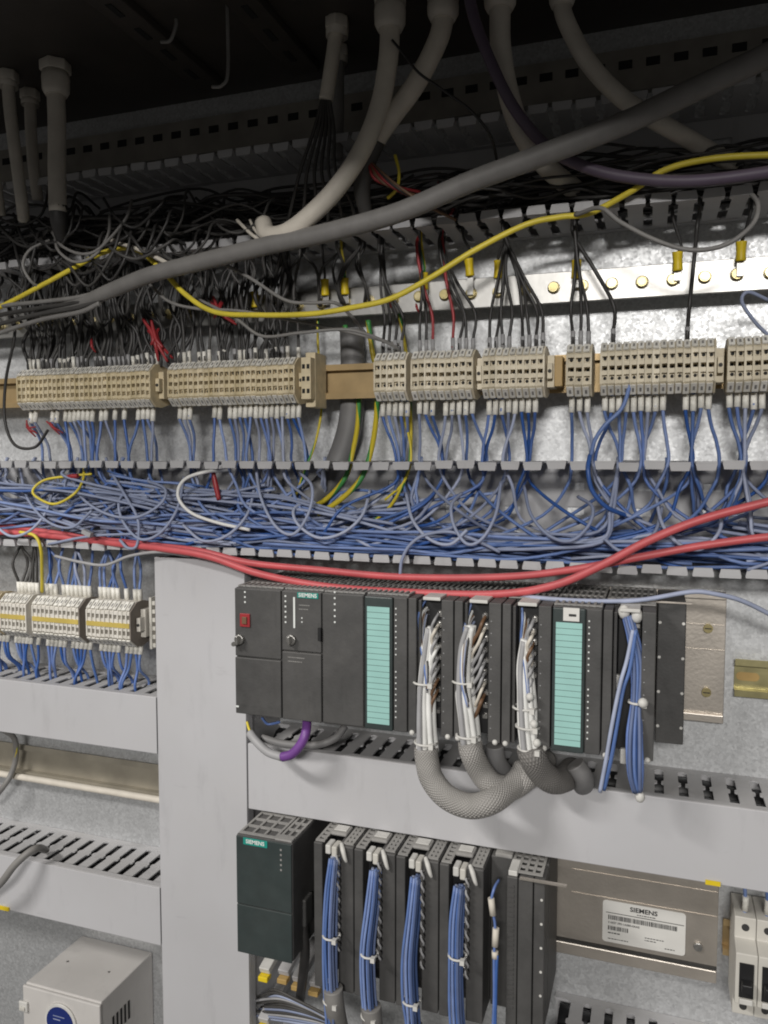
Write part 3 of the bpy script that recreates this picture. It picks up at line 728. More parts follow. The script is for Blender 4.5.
# dark tangle inside the upper duct
for i in range(110):
    x = rnd(-.82, .18); z = Z1B + rnd(.008, .06 if x < -.2 else .05); L = rnd(.15, .4); s = 0
    d_ = random.choice((-1, 1)); y = rnd(-.015, -.085)
    pts = [(x, y, z)]
    while s < L:
        s += rnd(.03, .07); xx = x + d_ * s
        if not XL + .02 < xx < XR - .02: break
        pts.append((xx, max(-.092, min(-.012, y + rnd(-.012, .012))), max(Z1B + .004, min(Z1T - .012, z + rnd(-.012, .012)))))
    if len(pts) < 3: continue
    cable('black_wire', pts, rnd(.0012, .0018), random.choice(['bk', 'bk', 'bkd', 'bkd']), *where2(pts), n=6, per=5)
# curly dark wires spilling over the duct front on the left
for i in range(24):
    px = rnd(10, 250); py = rnd(195, 250); w_ = rnd(12, 40); h_ = rnd(15, 45)
    Y = rnd(-.088, -.115)
    P_ = [(px - w_, py + rnd(-10, 20), -.07), (px - w_ * .6, py + h_ * .6, Y), (px, py + h_ * rnd(.6, 1.1), Y), (px + w_ * .7, py + h_ * .3, Y), (px + w_, py - rnd(0, 20), Y + .01), (px + w_ * rnd(1.1, 1.9), py + rnd(-12, 10), -.06)]
    cable('black_wire', PW(*P_), rnd(.0012, .0018), random.choice(['bk', 'bk', 'bkd']), 'dark wire curling out over the front of the upper duct on the left', 'wire', 'dark wires curling over the upper duct', n=6, per=5)
for i, (P_, m, r_, lb) in enumerate([
    (((55, 232, -.10), (58, 250, -.11), (75, 262, -.112), (95, 255, -.11), (108, 235, -.105), (110, 215, -.09)), 'gry', .0016, 'grey wire looping below the left hanging cable, outer loop'),
    (((52, 232, -.10), (62, 246, -.11), (82, 254, -.112), (100, 248, -.11), (125, 220, -.105), (132, 200, -.09)), 'gry', .0016, 'grey wire looping below the left hanging cable, inner loop'),
    (((50, 240, -.10), (30, 250, -.11), (23, 265, -.112), (30, 280, -.11), (40, 288, -.10)), 'gry', .0017, 'grey wire bent to a hook at the far left'),
    (((110, 240, -.10), (140, 250, -.102), (165, 262, -.11), (174, 268, -.112)), 'cream', .0022, 'short cream wire end lying on the thick grey cable'),
    (((237, 220, -.10), (250, 233, -.105), (262, 242, -.108)), 'cream', .0017, 'cut white core end beside the cream cable tip, left one'),
    (((250, 220, -.10), (255, 230, -.105), (264, 240, -.108)), 'cream', .0014, 'cut white core end beside the cream cable tip, right one'),
    (((220, 262, -.095), (250, 278, -.10), (285, 300, -.10), (310, 303, -.10), (335, 303, -.095), (350, 315, -.08), (365, 333, -.06)), 'gry', .0017, 'grey wire sagging across the earth bar in front of the yellow lugs'),
    (((150, 285, -.09), (170, 302, -.10), (200, 309, -.10), (240, 311, -.10), (290, 320, -.09), (340, 330, -.07), (400, 345, -.05)), 'gry', .0016, 'dark grey wire running just below the yellow cable'),
    (((200, 300, -.09), (235, 318, -.10), (262, 336, -.10), (300, 333, -.098), (350, 330, -.09), (392, 345, -.07), (402, 355, -.055)), 'gry', .0016, 'grey wire hanging low above the second tan strip'),
    (((575, 215, -.085), (600, 208, -.10), (620, 222, -.105), (655, 240, -.108), (690, 250, -.108), (725, 245, -.106), (752, 225, -.10), (758, 205, -.09), (748, 190, -.07)), 'gry', .0019, 'grey wire hanging in a wide loop in front of the right duct fingers'),
    (((5, 300, -.09), (15, 330, -.09), (6, 380, -.088), (5, 420, -.088), (15, 445, -.09), (35, 447, -.085), (48, 430, -.07)), 'bk', .0017, 'black wire hanging down at the far left edge'),
    (((768, 300, -.05), (748, 292, -.06), (742, 302, -.06), (755, 322, -.055), (768, 335, -.05)), 'bluep', .0016, 'blue wire loop under the earth bar at the right edge'),
]):
    cable('loose_wire', PW(*P_), r_, m, lb, 'wire', n=7)
# wires with yellow ring lugs on the earth bar
lugs = [(325, 288, 2), (345, 287, 0), (424, 282, 0), (470, 268, -6), (498, 270, 4), (576, 270, 3), (678, 262, -3), (741, 252, 0), (255, 300, 0)]
for i, (px, py, tl) in enumerate(lugs):
    p = W(px, py, YB - .009)
    xb = p.x
    side = ['left of the pair above the yellow cable', 'right of the pair above the yellow cable', 'half hidden by the yellow cable', 'among the black wires, left', 'among the black wires, right', 'beside the black wires of the tiny strip', 'over the middle bolts on the right', 'over the brown bolt at the far right', 'dim one on the dark left part'][i]
    g = near_gap(xb)
    o = cable('lug_wire', [(xb, YB - .0085, p.z - .005), (xb, YB - .010, p.z + .007), (xb + .002, YB - .014, p.z + .014), (g, -.05, Z1B - .004), (g, -.05, Z1B + .02)], .0014, 'gy' if i in (1, 2) else 'bk', 'wire with yellow ring lug, ' + side, 'wire', n=6, uvscale=(1, 1))
    a = Vector((xb, YB - .0085, p.z - .0075)); b_ = Vector((xb + tl * .0002, YB - .0105, p.z + .0085))
    MB().tube([a, a.lerp(b_, .5), b_], [.0044, .0040, .0046], 8).build('lug', 'ylw', o)
    MB().box(xb - .0028, xb + .0028, YB - .006, YB - .008, .158, p.z - .004).build('tongue', 'nickel', o)
for i, (px, py, rx, rz) in enumerate([(155, 338, 9, 16), (218, 312, 8, 12), (92, 345, 4, 10), (28, 428, 10, 6), (52, 426, 10, 6), (388, 300, 4, 9), (417, 308, 3, 6)]):
    lb = ['largest red wrapped splice above the gap between the tan strips', 'red wrapped splice under the thick grey cable', 'small dark red splice above the leftmost strip', 'left of the two red splices below the leftmost strip', 'right of the two red splices below the leftmost strip',
          'red crimp end on the earth bar left of the red wires', 'tiny red crimp below the earth bar'][i]
    Y = -.062 if i < 3 else -.066 if i < 5 else -.045
    c0 = W(px, py, Y); s_ = .0016 if i < 2 else .0013
    pa = [c0 + Vector((-rx * .5 * s_, .003, rz * .6 * s_)), c0 + Vector((-rx * .1 * s_, 0, rz * .2 * s_)), c0 + Vector((rx * .2 * s_, -.001, -rz * .2 * s_)), c0 + Vector((rx * .45 * s_, .003, -rz * .6 * s_))]
    k_ = min(rx, rz) * .36 * s_
    m = MB()
    if i in (0, 1, 3, 4):
        for w_ in range(5):
            o_ = Vector((rnd(-1.3, 1.3) * k_, rnd(-.6, .6) * k_, rnd(-1, 1) * k_))
            m.tube([pa[0] + o_ * 1.6, pa[1] + o_ * .5, pa[2] + o_ * .7, pa[3] + o_ * 2.2], [k_ * .28, k_ * .46, k_ * .42, k_ * .25], 7)
    else: m.tube(pa, [k_ * .5, k_ * .9, k_ * .8, k_ * .45], 8)
    m.build('red_splice', 'redp', label=lb, cat='splice')

# ------------------------------------------------------------------ heavy cables under the roof
def gland(px, py, Y, r, label):
    p = W(px, py, Y)
    t = thing('cable_gland', (p.x, p.y, p.z), label, 'cable gland')
    ztop = .4003
    MB().tube([(p.x, p.y, ztop), (p.x, p.y, ztop - .010)], r * 1.75, 6, raw=True).build('hex_nut', 'hangc', t, bevel=.0008)
    MB().tube([(p.x, p.y, ztop - .0102), (p.x, p.y, ztop - .016), (p.x, p.y, p.z + .001), (p.x, p.y, p.z - .004)], [r * 1.45, r * 1.55, r * 1.5, r * 1.2], 14, raw=True).build('dome_cap', 'hangc', t)
    return p
def hang(gl, pts, r, m, label, name='power_cable', n=14):
    p = gland(gl[0], gl[1], gl[2], max(r) if isinstance(r, list) else r, 'gland of the ' + label)
    return cable(name, [(p.x, p.y, p.z + .012), (p.x, p.y, p.z - .004)] + PW(*pts), r, m, label, n=n)
hang((390, 26, -.125), [(388, 62, -.125), (380, 105, -.125), (362, 150, -.125), (335, 190, -.125), (305, 220, -.125), (284, 234, -.122), (268, 234, -.116), (263, 222, -.110)], [.0085, .0085, .0085, .0088, .0080], 'cream', 'cream cable curving down to a blunt tip on the thick grey cable')
hang((443, 16, -.115), [(436, 45, -.115), (415, 85, -.115), (393, 115, -.114), (376, 140, -.112), (370, 152, -.11)], .0088, 'cream', 'cream cable slanting left behind the blunt tipped one')
o = cable('sheath', PW((376, 140, -.112), (366, 165, -.108), (362, 190, -.10), (366, 215, -.09)), [.0092, .0085, .008, .006], 'bkd', 'dark split sheath where the slanting cream cable opens', 'sheath', n=12)
for i in range(5):
    cable('core_wire', PW((368, 160, -.112), (374 + i * 6, 178 + i * 2, -.114), (392 + i * 9, 186 + i * 5, -.106), (420 + i * 9, 192 + i * 7, -.09)), .0014, ['redp', 'brown', 'redp', 'bk', 'brown'][i], 'thin core fanning right out of the split dark sheath, ' + ['topmost red', 'upper brown', 'lower red', 'black', 'lowest brown'][i], 'wire', n=6)
hang((337, 8, -.10), [(335, 40, -.10), (330, 75, -.10), (326, 100, -.098)], .0066, 'cream', 'short cream cable whose black cores fan out under it')
for i in range(6):
    cable('core_wire', PW((326 + (i - 2.5) * 1.2, 96, -.098), (324 + (i - 2.5) * 4, 130, -.10), (318 + (i - 2.5) * 7, 170, -.10), (322 + (i - 2.5) * 12, 205, -.09), (320 + (i - 2.5) * 14, 235, -.07)), .0017, 'bkd', 'black core hanging from the short cream cable', 'wire', 'black cores of the short cream cable', n=6)
hang((338, 42, -.055), [(338, 100, -.055), (337, 160, -.05)], .006, 'gry', 'dim grey cable hanging behind the short cream one')
hang((500, 6, -.115), [(501, 50, -.112), (510, 100, -.106), (525, 138, -.10), (548, 168, -.085), (575, 190, -.06)], .0088, 'hangc', 'grey cable dropping behind the crossing thick cable')
hang((562, 2, -.10), [(570, 30, -.10), (588, 62, -.10), (615, 92, -.098), (645, 114, -.092), (690, 140, -.075), (735, 165, -.05)], .0072, 'hangc', 'grey cable bending right behind the crossing thick cable')
hang((56, 92, -.12), [(57, 130, -.12), (57, 175, -.12), (58, 212, -.118)], .0088, 'hangc', 'straight grey cable hanging at the upper left')
cable('sheath', PW((58, 205, -.118), (59, 222, -.115), (62, 240, -.105)), [.0092, .0085, .006], 'bk', 'black sheath end under the straight grey cable at the upper left', 'sheath', n=12)
hang((8, 78, -.12), [(10, 110, -.12), (15, 150, -.12), (21, 195, -.115), (24, 220, -.10)], .0062, 'hangc', 'slim grey cable at the far upper left')
hang((30, 98, -.08), [(31, 130, -.08), (34, 170, -.08), (38, 200, -.07)], .006, 'hangc', 'dim grey cable between the two left hanging ones')
hang((-14, 84, -.12), [(-12, 120, -.12), (-6, 170, -.115), (0, 215, -.10)], .006, 'hangc', 'grey cable cut by the left photo edge')
cable('thin_wire', PW((392, 40, -.135), (402, 52, -.135), (418, 72, -.135), (440, 88, -.13), (470, 110, -.12), (490, 135, -.11), (498, 165, -.08)), .0012, 'bk', 'thin black wire dangling across the cream cables', 'wire', n=6)
cable('thick_cable', PW((40, 312, -.1), (80, 303, -.115), (110, 291, -.122), (150, 275, -.124), (200, 262, -.124), (270, 245, -.124), (330, 232, -.126), (400, 212, -.128), (470, 182, -.13), (540, 156, -.132), (620, 125, -.132), (690, 92, -.132), (768, 55, -.13), (850, 10, -.13)), [.005, .0075, .0082, .0086, .0088, .0090, .0092], 'thick', 'thick dark grey cable crossing the cabinet diagonally under the roof', n=18)
for i in range(4):
    cable('core_wire', PW((112 - i * 4, 288 + i * 5, -.122), (80, 297 + i * 5, -.12), (40, 302 + i * 6, -.11), (0, 306 + i * 9, -.10), (-40, 312 + i * 12, -.09)), .0024, ['gry', 'bkd', 'bkd', 'gry'][i], 'core fanning left from the end of the thick diagonal cable, ' + ['topmost', 'second', 'third', 'lowest'][i], 'wire', n=7)
cable('purple_cable', PW((466, -40, -.13), (472, 10, -.13), (490, 60, -.128), (514, 108, -.122), (545, 145, -.112), (580, 165, -.105), (625, 177, -.10), (690, 181, -.098), (768, 172, -.098), (850, 155, -.09)), .0048, 'purple', 'dark purple cable curving from the roof to the right edge', n=12)
cable('yellow_cable', PW((-50, 330, -.09), (0, 307, -.10), (35, 289, -.102), (72, 269, -.10), (105, 252, -.094), (135, 249, -.092), (160, 268, -.098), (185, 294, -.103), (215, 312, -.104), (260, 315, -.104), (310, 314, -.104), (350, 308, -.104), (390, 299, -.103), (430, 278, -.1), (475, 250, -.095), (525, 225, -.087), (560, 217, -.084), (590, 213, -.084), (630, 192, -.09), (665, 170, -.095), (710, 159, -.098), (768, 155, -.098), (840, 155, -.09)), .0026, 'yel', 'long yellow cable weaving behind the thick grey cable to the right edge', n=12)
cable('yellow_wire', PW((395, 155, -.105), (399, 172, -.105), (397, 188, -.10), (388, 198, -.09)), .0016, 'yel', 'short yellow core beside the split dark sheath', 'wire', n=6)

# ------------------------------------------------------------------ controller modules, upper row
ZMT, ZMB = -.1205, -.2455
YF = -.130
rail1 = thing('mounting_rail', (-.16, 0, -.2446), 'bare aluminium profile rail behind the upper module row, screws at its right end', 'rail')
p = MB(); p.box(-.382, .0647, -.0005, -.009, -.2446, -.1225); p.box(-.382, .0645, -.009, -.0125, -.1285, -.1235)
p.build('profile', 'alu', rail1, bevel=.0006)
for z in (-.153, -.1765): MB().box(.006, .064, -.009, -.0097, z - .0007, z + .0007).build('ridge', 'alu', rail1)
MB().box(-.38, .0645, -.009, -.0135, -.244, -.2365).build('ridge', 'alu', rail1, bevel=.0008)
for z in (W(708, 628, -.009).z, W(708, 692, -.009).z):
    x = W(708, 628, -.009).x
    b = MB(); b.cyl((x, -.009, z), (x, -.0122, z), .0042, 14); b.box(x - .003, x + .003, -.0123, -.0125, z - .0005, z + .0005, 1)
    b.build('screw', ['brass', 'ink'], rail1)
mx = [-.3795, -.3292, -.2878, -.2464, -.2052, -.1632, -.1212, -.0790, -.0380, .0040]
def body(t, x0, x1, yf, z0=ZMB, z1=ZMT, m='mod', yb=-.0142, top=True):
    MB().box(x0 + .0003, x1 - .0003, yb, yf, z0, z1 - (.0015 if top else 0)).build('body', m, t, bevel=.0012)
    if top:   # louvred top
        g = MB(); w = x1 - x0
        n = max(3, round(w / .006)); ys = [yb - .003, yb - .03, yb - .058, yb - .086, yf + .006]
        for i in range(n + 1):
            xx = x0 + .002 + (w - .004) * i / n; g.box(xx - .0011, xx + .0011, yf + .0035, yb - .001, z1 - .0014, z1)
        for y in ys: g.box(x0 + .0012, x1 - .0012, y - .002, y + .002, z1 - .0013, z1 - .0001)
        g.build('vent_grille', 'modtop', t)
def dots(t, x, y, zs, m='inkw', s=.0008, name='indicator'):
    for z in zs: MB().box(x - s, x + s, y, y - .0003, z - s, z + s).build(name, m, t)
def knob(t, x, y, z):
    b = MB(); b.cyl((x, y, z), (x, y - .004, z), .0048, 14); b.box(x - .0012, x + .0012, y - .004, y - .0085, z - .0042, z + .0042)
    b.build('rotary_switch', 'screw', t, bevel=.0004)
# power supply
t = thing('power_supply', (mx[0] + .025, 0, ZMB), 'leftmost charcoal power supply module of the upper row, red switch window', 'module')
body(t, mx[0], mx[1], YF + .003)
zs_ = W(240, 655, YF).z - .0015
MB().box(mx[0] + .0008, mx[1] - .0008, YF + .0028, YF, zs_ + .0006, ZMT - .002).build('upper_front', 'mod', t, bevel=.0008)
MB().box(mx[0] + .0008, mx[1] - .0008, YF + .0028, YF - .0006, ZMB + .001, zs_ - .0006).build('lower_door', 'mod', t, bevel=.0008)
a = W(240.5, 613, YF); b_ = W(250.5, 627, YF)
w_ = MB().box(a.x, b_.x, YF - .0001, YF - .0016, b_.z, a.z).build('switch', 'redp', t, bevel=.0004)
MB().box(a.x + .0028, b_.x - .0028, YF - .0017, YF - .003, b_.z + .003, a.z - .003).build('rocker', 'brown', w_, bevel=.0003)
p = W(240.5, 639, YF); knob(t, p.x, YF, p.z)
MB().cyl((p.x - .004, YF, p.z - .004), (p.x - .004, YF - .007, p.z - .004), .0022, 10).build('screw', 'screw', t)
dots(t, W(245, 595, YF).x, YF, [W(245, 592 + q * 5, YF).z for q in range(3)])
p = W(238, 706, YF); MB().box(p.x - .0015, p.x + .0015, YF - .0007, YF - .0012, p.z - .0008, p.z + .0008).build('print_mark', 'inkw', t)
# processor
t = thing('processor_module', (mx[1] + .02, 0, ZMB), 'charcoal processor module with teal badge and key switch, upper row', 'module')
body(t, mx[1], mx[2], YF + .003)
zs_ = W(300, 652, YF).z
MB().box(mx[1] + .0006, mx[2] - .0008, YF + .0028, YF, zs_ + .0006, ZMT - .002).build('upper_front', 'mod', t, bevel=.0008)
MB().box(mx[1] + .0006, mx[2] - .0008, YF + .0028, YF - .0006, ZMB + .001, zs_ - .0006).build('lower_door', 'mod', t, bevel=.0008)
a = W(297.5, 592.5, YF); b_ = W(318.5, 598.5, YF)
bd = MB().box(a.x, b_.x, YF - .0001, YF - .0007, b_.z - .0004, a.z + .0004).build('badge', 'tealb', t)
text('SIEMENS', .0050, ((a.x + b_.x) / 2, YF - .0009, (a.z + b_.z) / 2), bd, 'inkw', .00012, sx=1.0)
a = W(293.5, 597, YF); b_ = W(295.5, 628, YF)
MB().box(a.x, b_.x, YF - .0001, YF - .0008, b_.z, a.z).build('card_slot', 'inkw', t)
p = W(292, 639.5, YF); knob(t, p.x, YF, p.z)
dots(t, W(285.5, 600, YF).x, YF, [W(285, 596 + q * 5.2, YF).z for q in range(6)])
dots(t, W(302, 620, YF).x, YF, [W(302, 618, YF).z, W(302, 622, YF).z], s=.0006)
p = W(320, 634, YF); MB().box(p.x - .001, p.x + .002, YF - .0001, YF - .003, p.z - .006, p.z + .006).build('latch', 'black', t)
def tiny_print(t, px, py, Y, n, w, m='modtop'):
    for q in range(n):
        p_ = W(px, py + q * 4, Y); b = MB(); x = p_.x; e = p_.x + w * rnd(.6, 1)
        while x < e:
            l = rnd(.0006, .0018); b.box(x, x + l, Y, Y - .0002, p_.z - .0004, p_.z + .0004); x += l + .0005
        b.build('print_line', m, t)
tiny_print(t, 288, 657, YF - .0006, 2, .016); tiny_print(t, 299, 605, YF, 2, .010)
# interface module
t = thing('interface_module', (mx[2] + .02, 0, ZMB), 'plain charcoal interface module right of the processor, small indicator column', 'module')
body(t, mx[2], mx[3], YF + .001)
MB().box(mx[2] + .0008, mx[3] - .0008, YF + .0008, YF - .0004, ZMB + .002, ZMT - .002).build('door', 'mod', t, bevel=.0008)
dots(t, W(335, 600, YF).x, YF - .0005, [W(335, 592 + q * 6, YF).z for q in range(6)])
def teal_module(i, label, tagtop=False):
    t = thing('signal_module', (mx[i] + .02, 0, ZMB), label, 'module')
    x0, x1 = mx[i], mx[i + 1]
    body(t, x0, x1, YF + .004)
    xd = x0 + .0275
    d = MB().box(x0 + .0008, xd, YF + .0038, YF - .0012, ZMB + .001, ZMT - .002).build('door', 'modg', t, bevel=.0012)
    MB().box(xd + .0006, x1 - .0006, YF + .0038, YF + .0004, ZMB + .001, ZMT - .002).build('indicator_column', 'mod', t, bevel=.0008)
    lx0, lx1 = x0 + .0035, xd - .0025; zt, zb = ZMT - (.014 if tagtop else .011), ZMB + .0065
    l = MB().box(lx0, lx1, YF - .0013, YF - .0015, zb, zt).build('label_sheet', 'ink', t)
    n = 20; h = (zt - zb) / n
    f = MB().box(lx0 + .0001, lx1 - .0001, YF - .0016, YF - .0019, zt - h + .00035, zt - .00035 + .0003).build('label_cell', 'teal', l)
    for q in range(1, n): copy_part(f, (0, 0, -q * h), l)
    dots(t, xd + .0028, YF + .0003, [ZMT - .012 - q * .0052 for q in range(20) if q not in (9, 10)], s=.0006)
    if tagtop:
        g = MB().box(x0 + .0095, x0 + .0225, YF - .0013, YF - .0025, ZMT - .0125, ZMT - .0015).build('paper_tag', 'paper', t)
        MB().box(x0 + .014, x0 + .020, YF - .0026, YF - .0028, ZMT - .0085, ZMT - .0065).build('print_mark', 'ink', g)
    return t
teal_module(3, 'signal module with teal label strip left of the braided hoses')
def open_module(i, label, blue=False):
    """a signal module without its door: two side ribs, the screw connector between them"""
    t = thing('signal_module', (mx[i] + .02, 0, ZMB), label, 'module')
    x0, x1 = mx[i], mx[i + 1]
    body(t, x0, x1, YF + .034)
    ZB2 = ZMB + .001
    r = MB(); r.box(x0 + .0006, x0 + .0078, YF + .0338, YF + .001, ZB2, ZMT - .002); r.box(x0 + .0085, x0 + .0112, YF + .0338, YF + .005, ZB2, ZMT - .004)
    r.build('left_rib', 'mod', t, bevel=.0006)
    r = MB(); r.box(x1 - .0112, x1 - .0006, YF + .0338, YF + .001, ZB2, ZMT - .002)
    rr = r.build('right_rib', 'mod', t, bevel=.0006)
    for q in range(20):
        if q % 2: MB().box(x1 - .0095, x1 - .0085, YF + .001, YF + .0008, ZMT - .013 - q * .0052, ZMT - .0123 - q * .0052).build('indicator', 'lgry', rr)
    cn = MB().box(x0 + .0118, x1 - .0118, YF + .0338, YF + .016, ZMB + .003, ZMT - .004).build('connector', 'black', t, bevel=.0006)
    for q in range(10):
        z = ZMT - .016 - q * .0098 + rnd(-.001, .001); xx = x1 - .0158 + rnd(-.001, .001)
        b = MB(); b.ball((xx, YF + .014, z), .0034, 0, (1.0, .8, rnd(.8, 1.1))); b.box(xx - .0022, xx + .002, YF + .0138, YF + .0095, z - .0016, z + .0016, 0)
        b.build('screw_clamp', 'screw', cn)
    MB().box(x0 + .013, x1 - .013, YF + .030, YF + .004, ZMT - .0035, ZMT - .0005).build('top_latch', 'white', t, bevel=.0006)
    for xx in (x0 + .004, x1 - .005): MB().ball((xx, YF + .0015, ZMB + .0015), .0026, 0).build('foot_screw', 'white', t)
    return t
open_module(4, 'first open signal module, wired to the front braided hose')
open_module(5, 'second open signal module, wired to the middle braided hose')
open_module(6, 'third open signal module, wired to the short braided hose')
teal_module(7, 'signal module with teal label strip and white tag, right of the hoses', True)
open_module(8, 'open signal module with loose blue wire bundle, right end of the row')
# slim end cover beside the last module
x0 = mx[9] + .0006; x1 = W(684, 680, -.07).x
t = thing('end_module', ((x0 + x1) / 2, 0, ZMB), 'slim set-back charcoal end cover beside the bare rail, upper row', 'module')
MB().box(x0, x1, -.0142, -.085, ZMB + .002, ZMT - .001).build('body', 'mod', t, bevel=.001)
for xx in (x0 + .002, x1 - .002):
    for q in range(4): MB().cyl((xx, -.085, ZMT - .018 - q * .03), (xx, -.0858, ZMT - .018 - q * .03), .0013, 8).build('rivet', 'white', t)
MB().box(mx[8] + .002, W(692, 608, -.086).x, -.0855, -.0875, ZMT - .0008, ZMT + .0006).build('trim_strip', 'alu', t)

def bundle(label, pts, n, rad, r, mats, ties=(), name='wire_bundle', tiem='white', fan=None, sx=1.0):
    P_ = PW(*pts)
    t = thing(name, P_[-1], label, 'wire bundle')
    offs = []
    for i in range(n):
        a = i * 2.39996; q = rad * math.sqrt((i + .5) / n); offs.append((q * math.cos(a) * sx, q * math.sin(a)))
    for i, (ox, oy) in enumerate(offs):
        pp = []
        for k_, p in enumerate(P_):
            f = 1 + rnd(-.10, .12)
            e = fan[k_] if fan else 1
            pp.append((p.x + ox * f * e, p.y + oy * f * e, p.z + rnd(-.001, .001)))
        MB().tube(pp, r, 6, per=5).build('wire', mats[i % len(mats)], t)
    for (px, py, Y) in ties:
        p = W(px, py, Y); R_ = rad + r * .9
        ring = [(p.x + R_ * sx * math.cos(a), p.y + R_ * math.sin(a), p.z) for a in [2 * math.pi * q / 14 for q in range(15)]]
        b = MB(); b.tube(ring, .0011, 6, raw=True); b.box(p.x + R_ * .55 * sx, p.x + R_ * .55 * sx + .004, p.y - R_ - .0022, p.y - R_ + .0022, p.z - .0022, p.z + .0022)
        b.build('cable_tie', tiem, t)
    return t
YW = -.124
for lab, top, P_, ties, thin in (
    ('white wire bundle of the first open module, tied twice', (433, 604), ((431, 628, YW), (428, 655, YW), (425, 690, YW - .002), (425, 725, YW - .004), (426, 752, YW - .004)), ((425, 682, YW), (426, 742, YW - .004)), ((433, 600, -.112), (424, 615, YW), (422, 638, YW), (426, 665, YW - .009), (427, 690, YW - .012))),
    ('white wire bundle of the second open module, tied twice', (478, 604), ((470, 626, YW), (465, 650, YW), (464, 690, YW - .002), (467, 720, YW - .004), (470, 746, YW - .004)), ((464, 681, YW), (468, 735, YW - .004)), ((478, 600, -.112), (470, 622, YW), (465, 645, YW - .008), (463, 680, YW - .012), (468, 705, YW - .012))),
    ('white wire bundle of the third open module, tied with ball ends', (526, 608), ((526, 640, YW), (524, 665, YW), (525, 690, YW - .002), (527, 725, YW - .004), (530, 752, YW - .004)), ((525, 707, YW), (528, 726, YW - .004), (530, 748, YW - .004)), ((528, 606, -.112), (527, 622, YW), (524, 640, YW), (526, 665, YW - .008), (529, 700, YW - .011)))):
    t = bundle(lab, P_, 9, .0078, .0026, ['wht', 'wht', 'wht', 'lgry'], ties, fan=(.45, .7, .9, 1, 1.12))
    for q in range(6):
        d = (q - 2.5) * 1.5
        pp = PW(*[(px + d * (1.6 - .4 * j), py + rnd(-3, 3) + q * 4 * (j == 0), Y + .002 * q if j < 2 else Y + .003) for j, (px, py, Y) in enumerate(thin)])
        MB().tube(pp, .0012, 6).build('core', ['blue', 'wht', 'brown', 'lgry', 'bluep', 'bk'][q], t)
    xm = mx[4 + ['first', 'second', 'third'].index(lab.split()[5])]
    for q in range(8):                       # short leads from the screw clamps into the bundle
        z = ZMT - .016 - q * .0098; xc = xm + .026
        bl = W(P_[min(3, q // 3 + 1)][0], 700, YW).x
        MB().tube([(xc, YF + .010, z), (xc - .001, YF + .002 - rnd(0, .003), z - .004), (xc - .004, YF + .001, z - .012), (bl + .006, YW, z - .024), (bl + .004, YW + .002, z - .034)], rnd(.0013, .0018), 6).build('lead', random.choice(['lgry', 'wht', 'lgry', 'brown', 'cream']), t)
# grey sleeves below
cable('braided_hose', PW((426, 748, YW - .004), (427, 760, YW - .005), (432, 779, YW - .008), (447, 797, YW - .012), (470, 806, YW - .013), (492, 801, YW - .008), (510, 788, -.112), (520, 778, -.10), (525, 768, -.09)), .0108, 'braid', 'front braided grey hose bending down across the duct cover', 'hose', n=20, uvscale=(.16, 11))
cable('braided_hose', PW((470, 742, YW - .004), (472, 753, YW - .004), (480, 770, -.121), (492, 784, -.118), (510, 788, -.108), (525, 779, -.1), (538, 768, -.086), (545, 760, -.06)), .0108, 'braid', 'middle braided grey hose bending right above the duct cover', 'hose', n=20, uvscale=(.16, 11))
cable('braided_hose', PW((530, 748, YW - .004), (533, 757, YW - .004), (540, 770, -.118), (552, 780, -.105), (565, 778, -.08), (572, 770, -.05)), .0118, 'braidd', 'short darker braided hose below the third open module', 'hose', n=20, uvscale=(.16, 11))
cable('braided_hose', PW((575, 764, -.10), (583, 776, -.098), (584, 784, -.088), (578, 786, -.06)), .0085, 'dkconduit', 'stubby dark hose below the tagged teal module', 'hose', n=16)
cable('braided_hose', PW((495, 745, -.10), (497, 760, -.098), (505, 772, -.085), (512, 774, -.06)), .0085, 'dkconduit', 'dark hose stub between the middle and short hoses', 'hose', n=16)
# ball ties on the third bundle
for i, (px, py) in enumerate(((530, 697), (534, 724), (537, 743))):
    p = W(px, py, YW - .013)
    MB().ball(p, .0036).build('tie_head', 'white', label='round white tie head on the third white bundle, ' + ['top', 'middle', 'bottom'][i] + ' one', cat='cable tie')
# loose blue bundle of the last module
t = bundle('loose blue wire bundle hanging from the last open module, tied once', ((627, 616, YW + .004), (633, 640, YW), (637, 665, YW), (636, 700, YW - .003), (634, 735, YW - .008), (634, 770, YW - .012), (637, 792, YW - .010)), 9, .0052, .0017, ['blueb', 'blued', 'blue', 'blued'], ((637, 702, YW - .002),), fan=(.7, .8, 1, .8, 1.2, 1.2, .6))
p = W(643, 703, YW - .012); MB().ball(p, .0042).build('tie_head', 'white', t)
for (px, py) in ((624, 612), (637, 616)):
    p = W(px, py, YW + .003); MB().ball(p, .005, 0, (1, .8, 1.2)).build('end_sleeve', 'white', t)
p = W(640, 797, YW - .010); MB().ball(p, .004, 0, (1, .8, 1.2)).build('end_sleeve', 'white', t)
for i, (px, py, w, h) in enumerate(((619, 681, 8, 14), (624, 755, 7, 15))):
    p = W(px, py, YW + .010); MB().box(p.x - w * .00042, p.x + w * .00042, p.y - .004, p.y + .002, p.z - h * .00042, p.z + h * .00042).build('connector_block', 'white', label=['white block behind the loose blue bundle, upper', 'white block behind the loose blue bundle, lower'][i], cat='block', bevel=.0006)
for i, P_ in enumerate((((627, 660, YW - .006), (620, 685, YW - .01), (612, 725, YW - .012), (606, 760, YW - .01), (600, 792, YW - .006)), ((630, 668, YW - .006), (623, 690, YW - .008), (617, 725, YW - .01), (611, 760, YW - .01), (604, 790, YW - .004)))):
    cable('blue_wire', PW(*(((633 + i * 3, 630, YW - .004),) + P_)), .0017, ['bluep', 'blue'][i], ['outer', 'inner'][i] + ' of two blue wires slanting left from the loose bundle to the duct', 'wire', n=7)
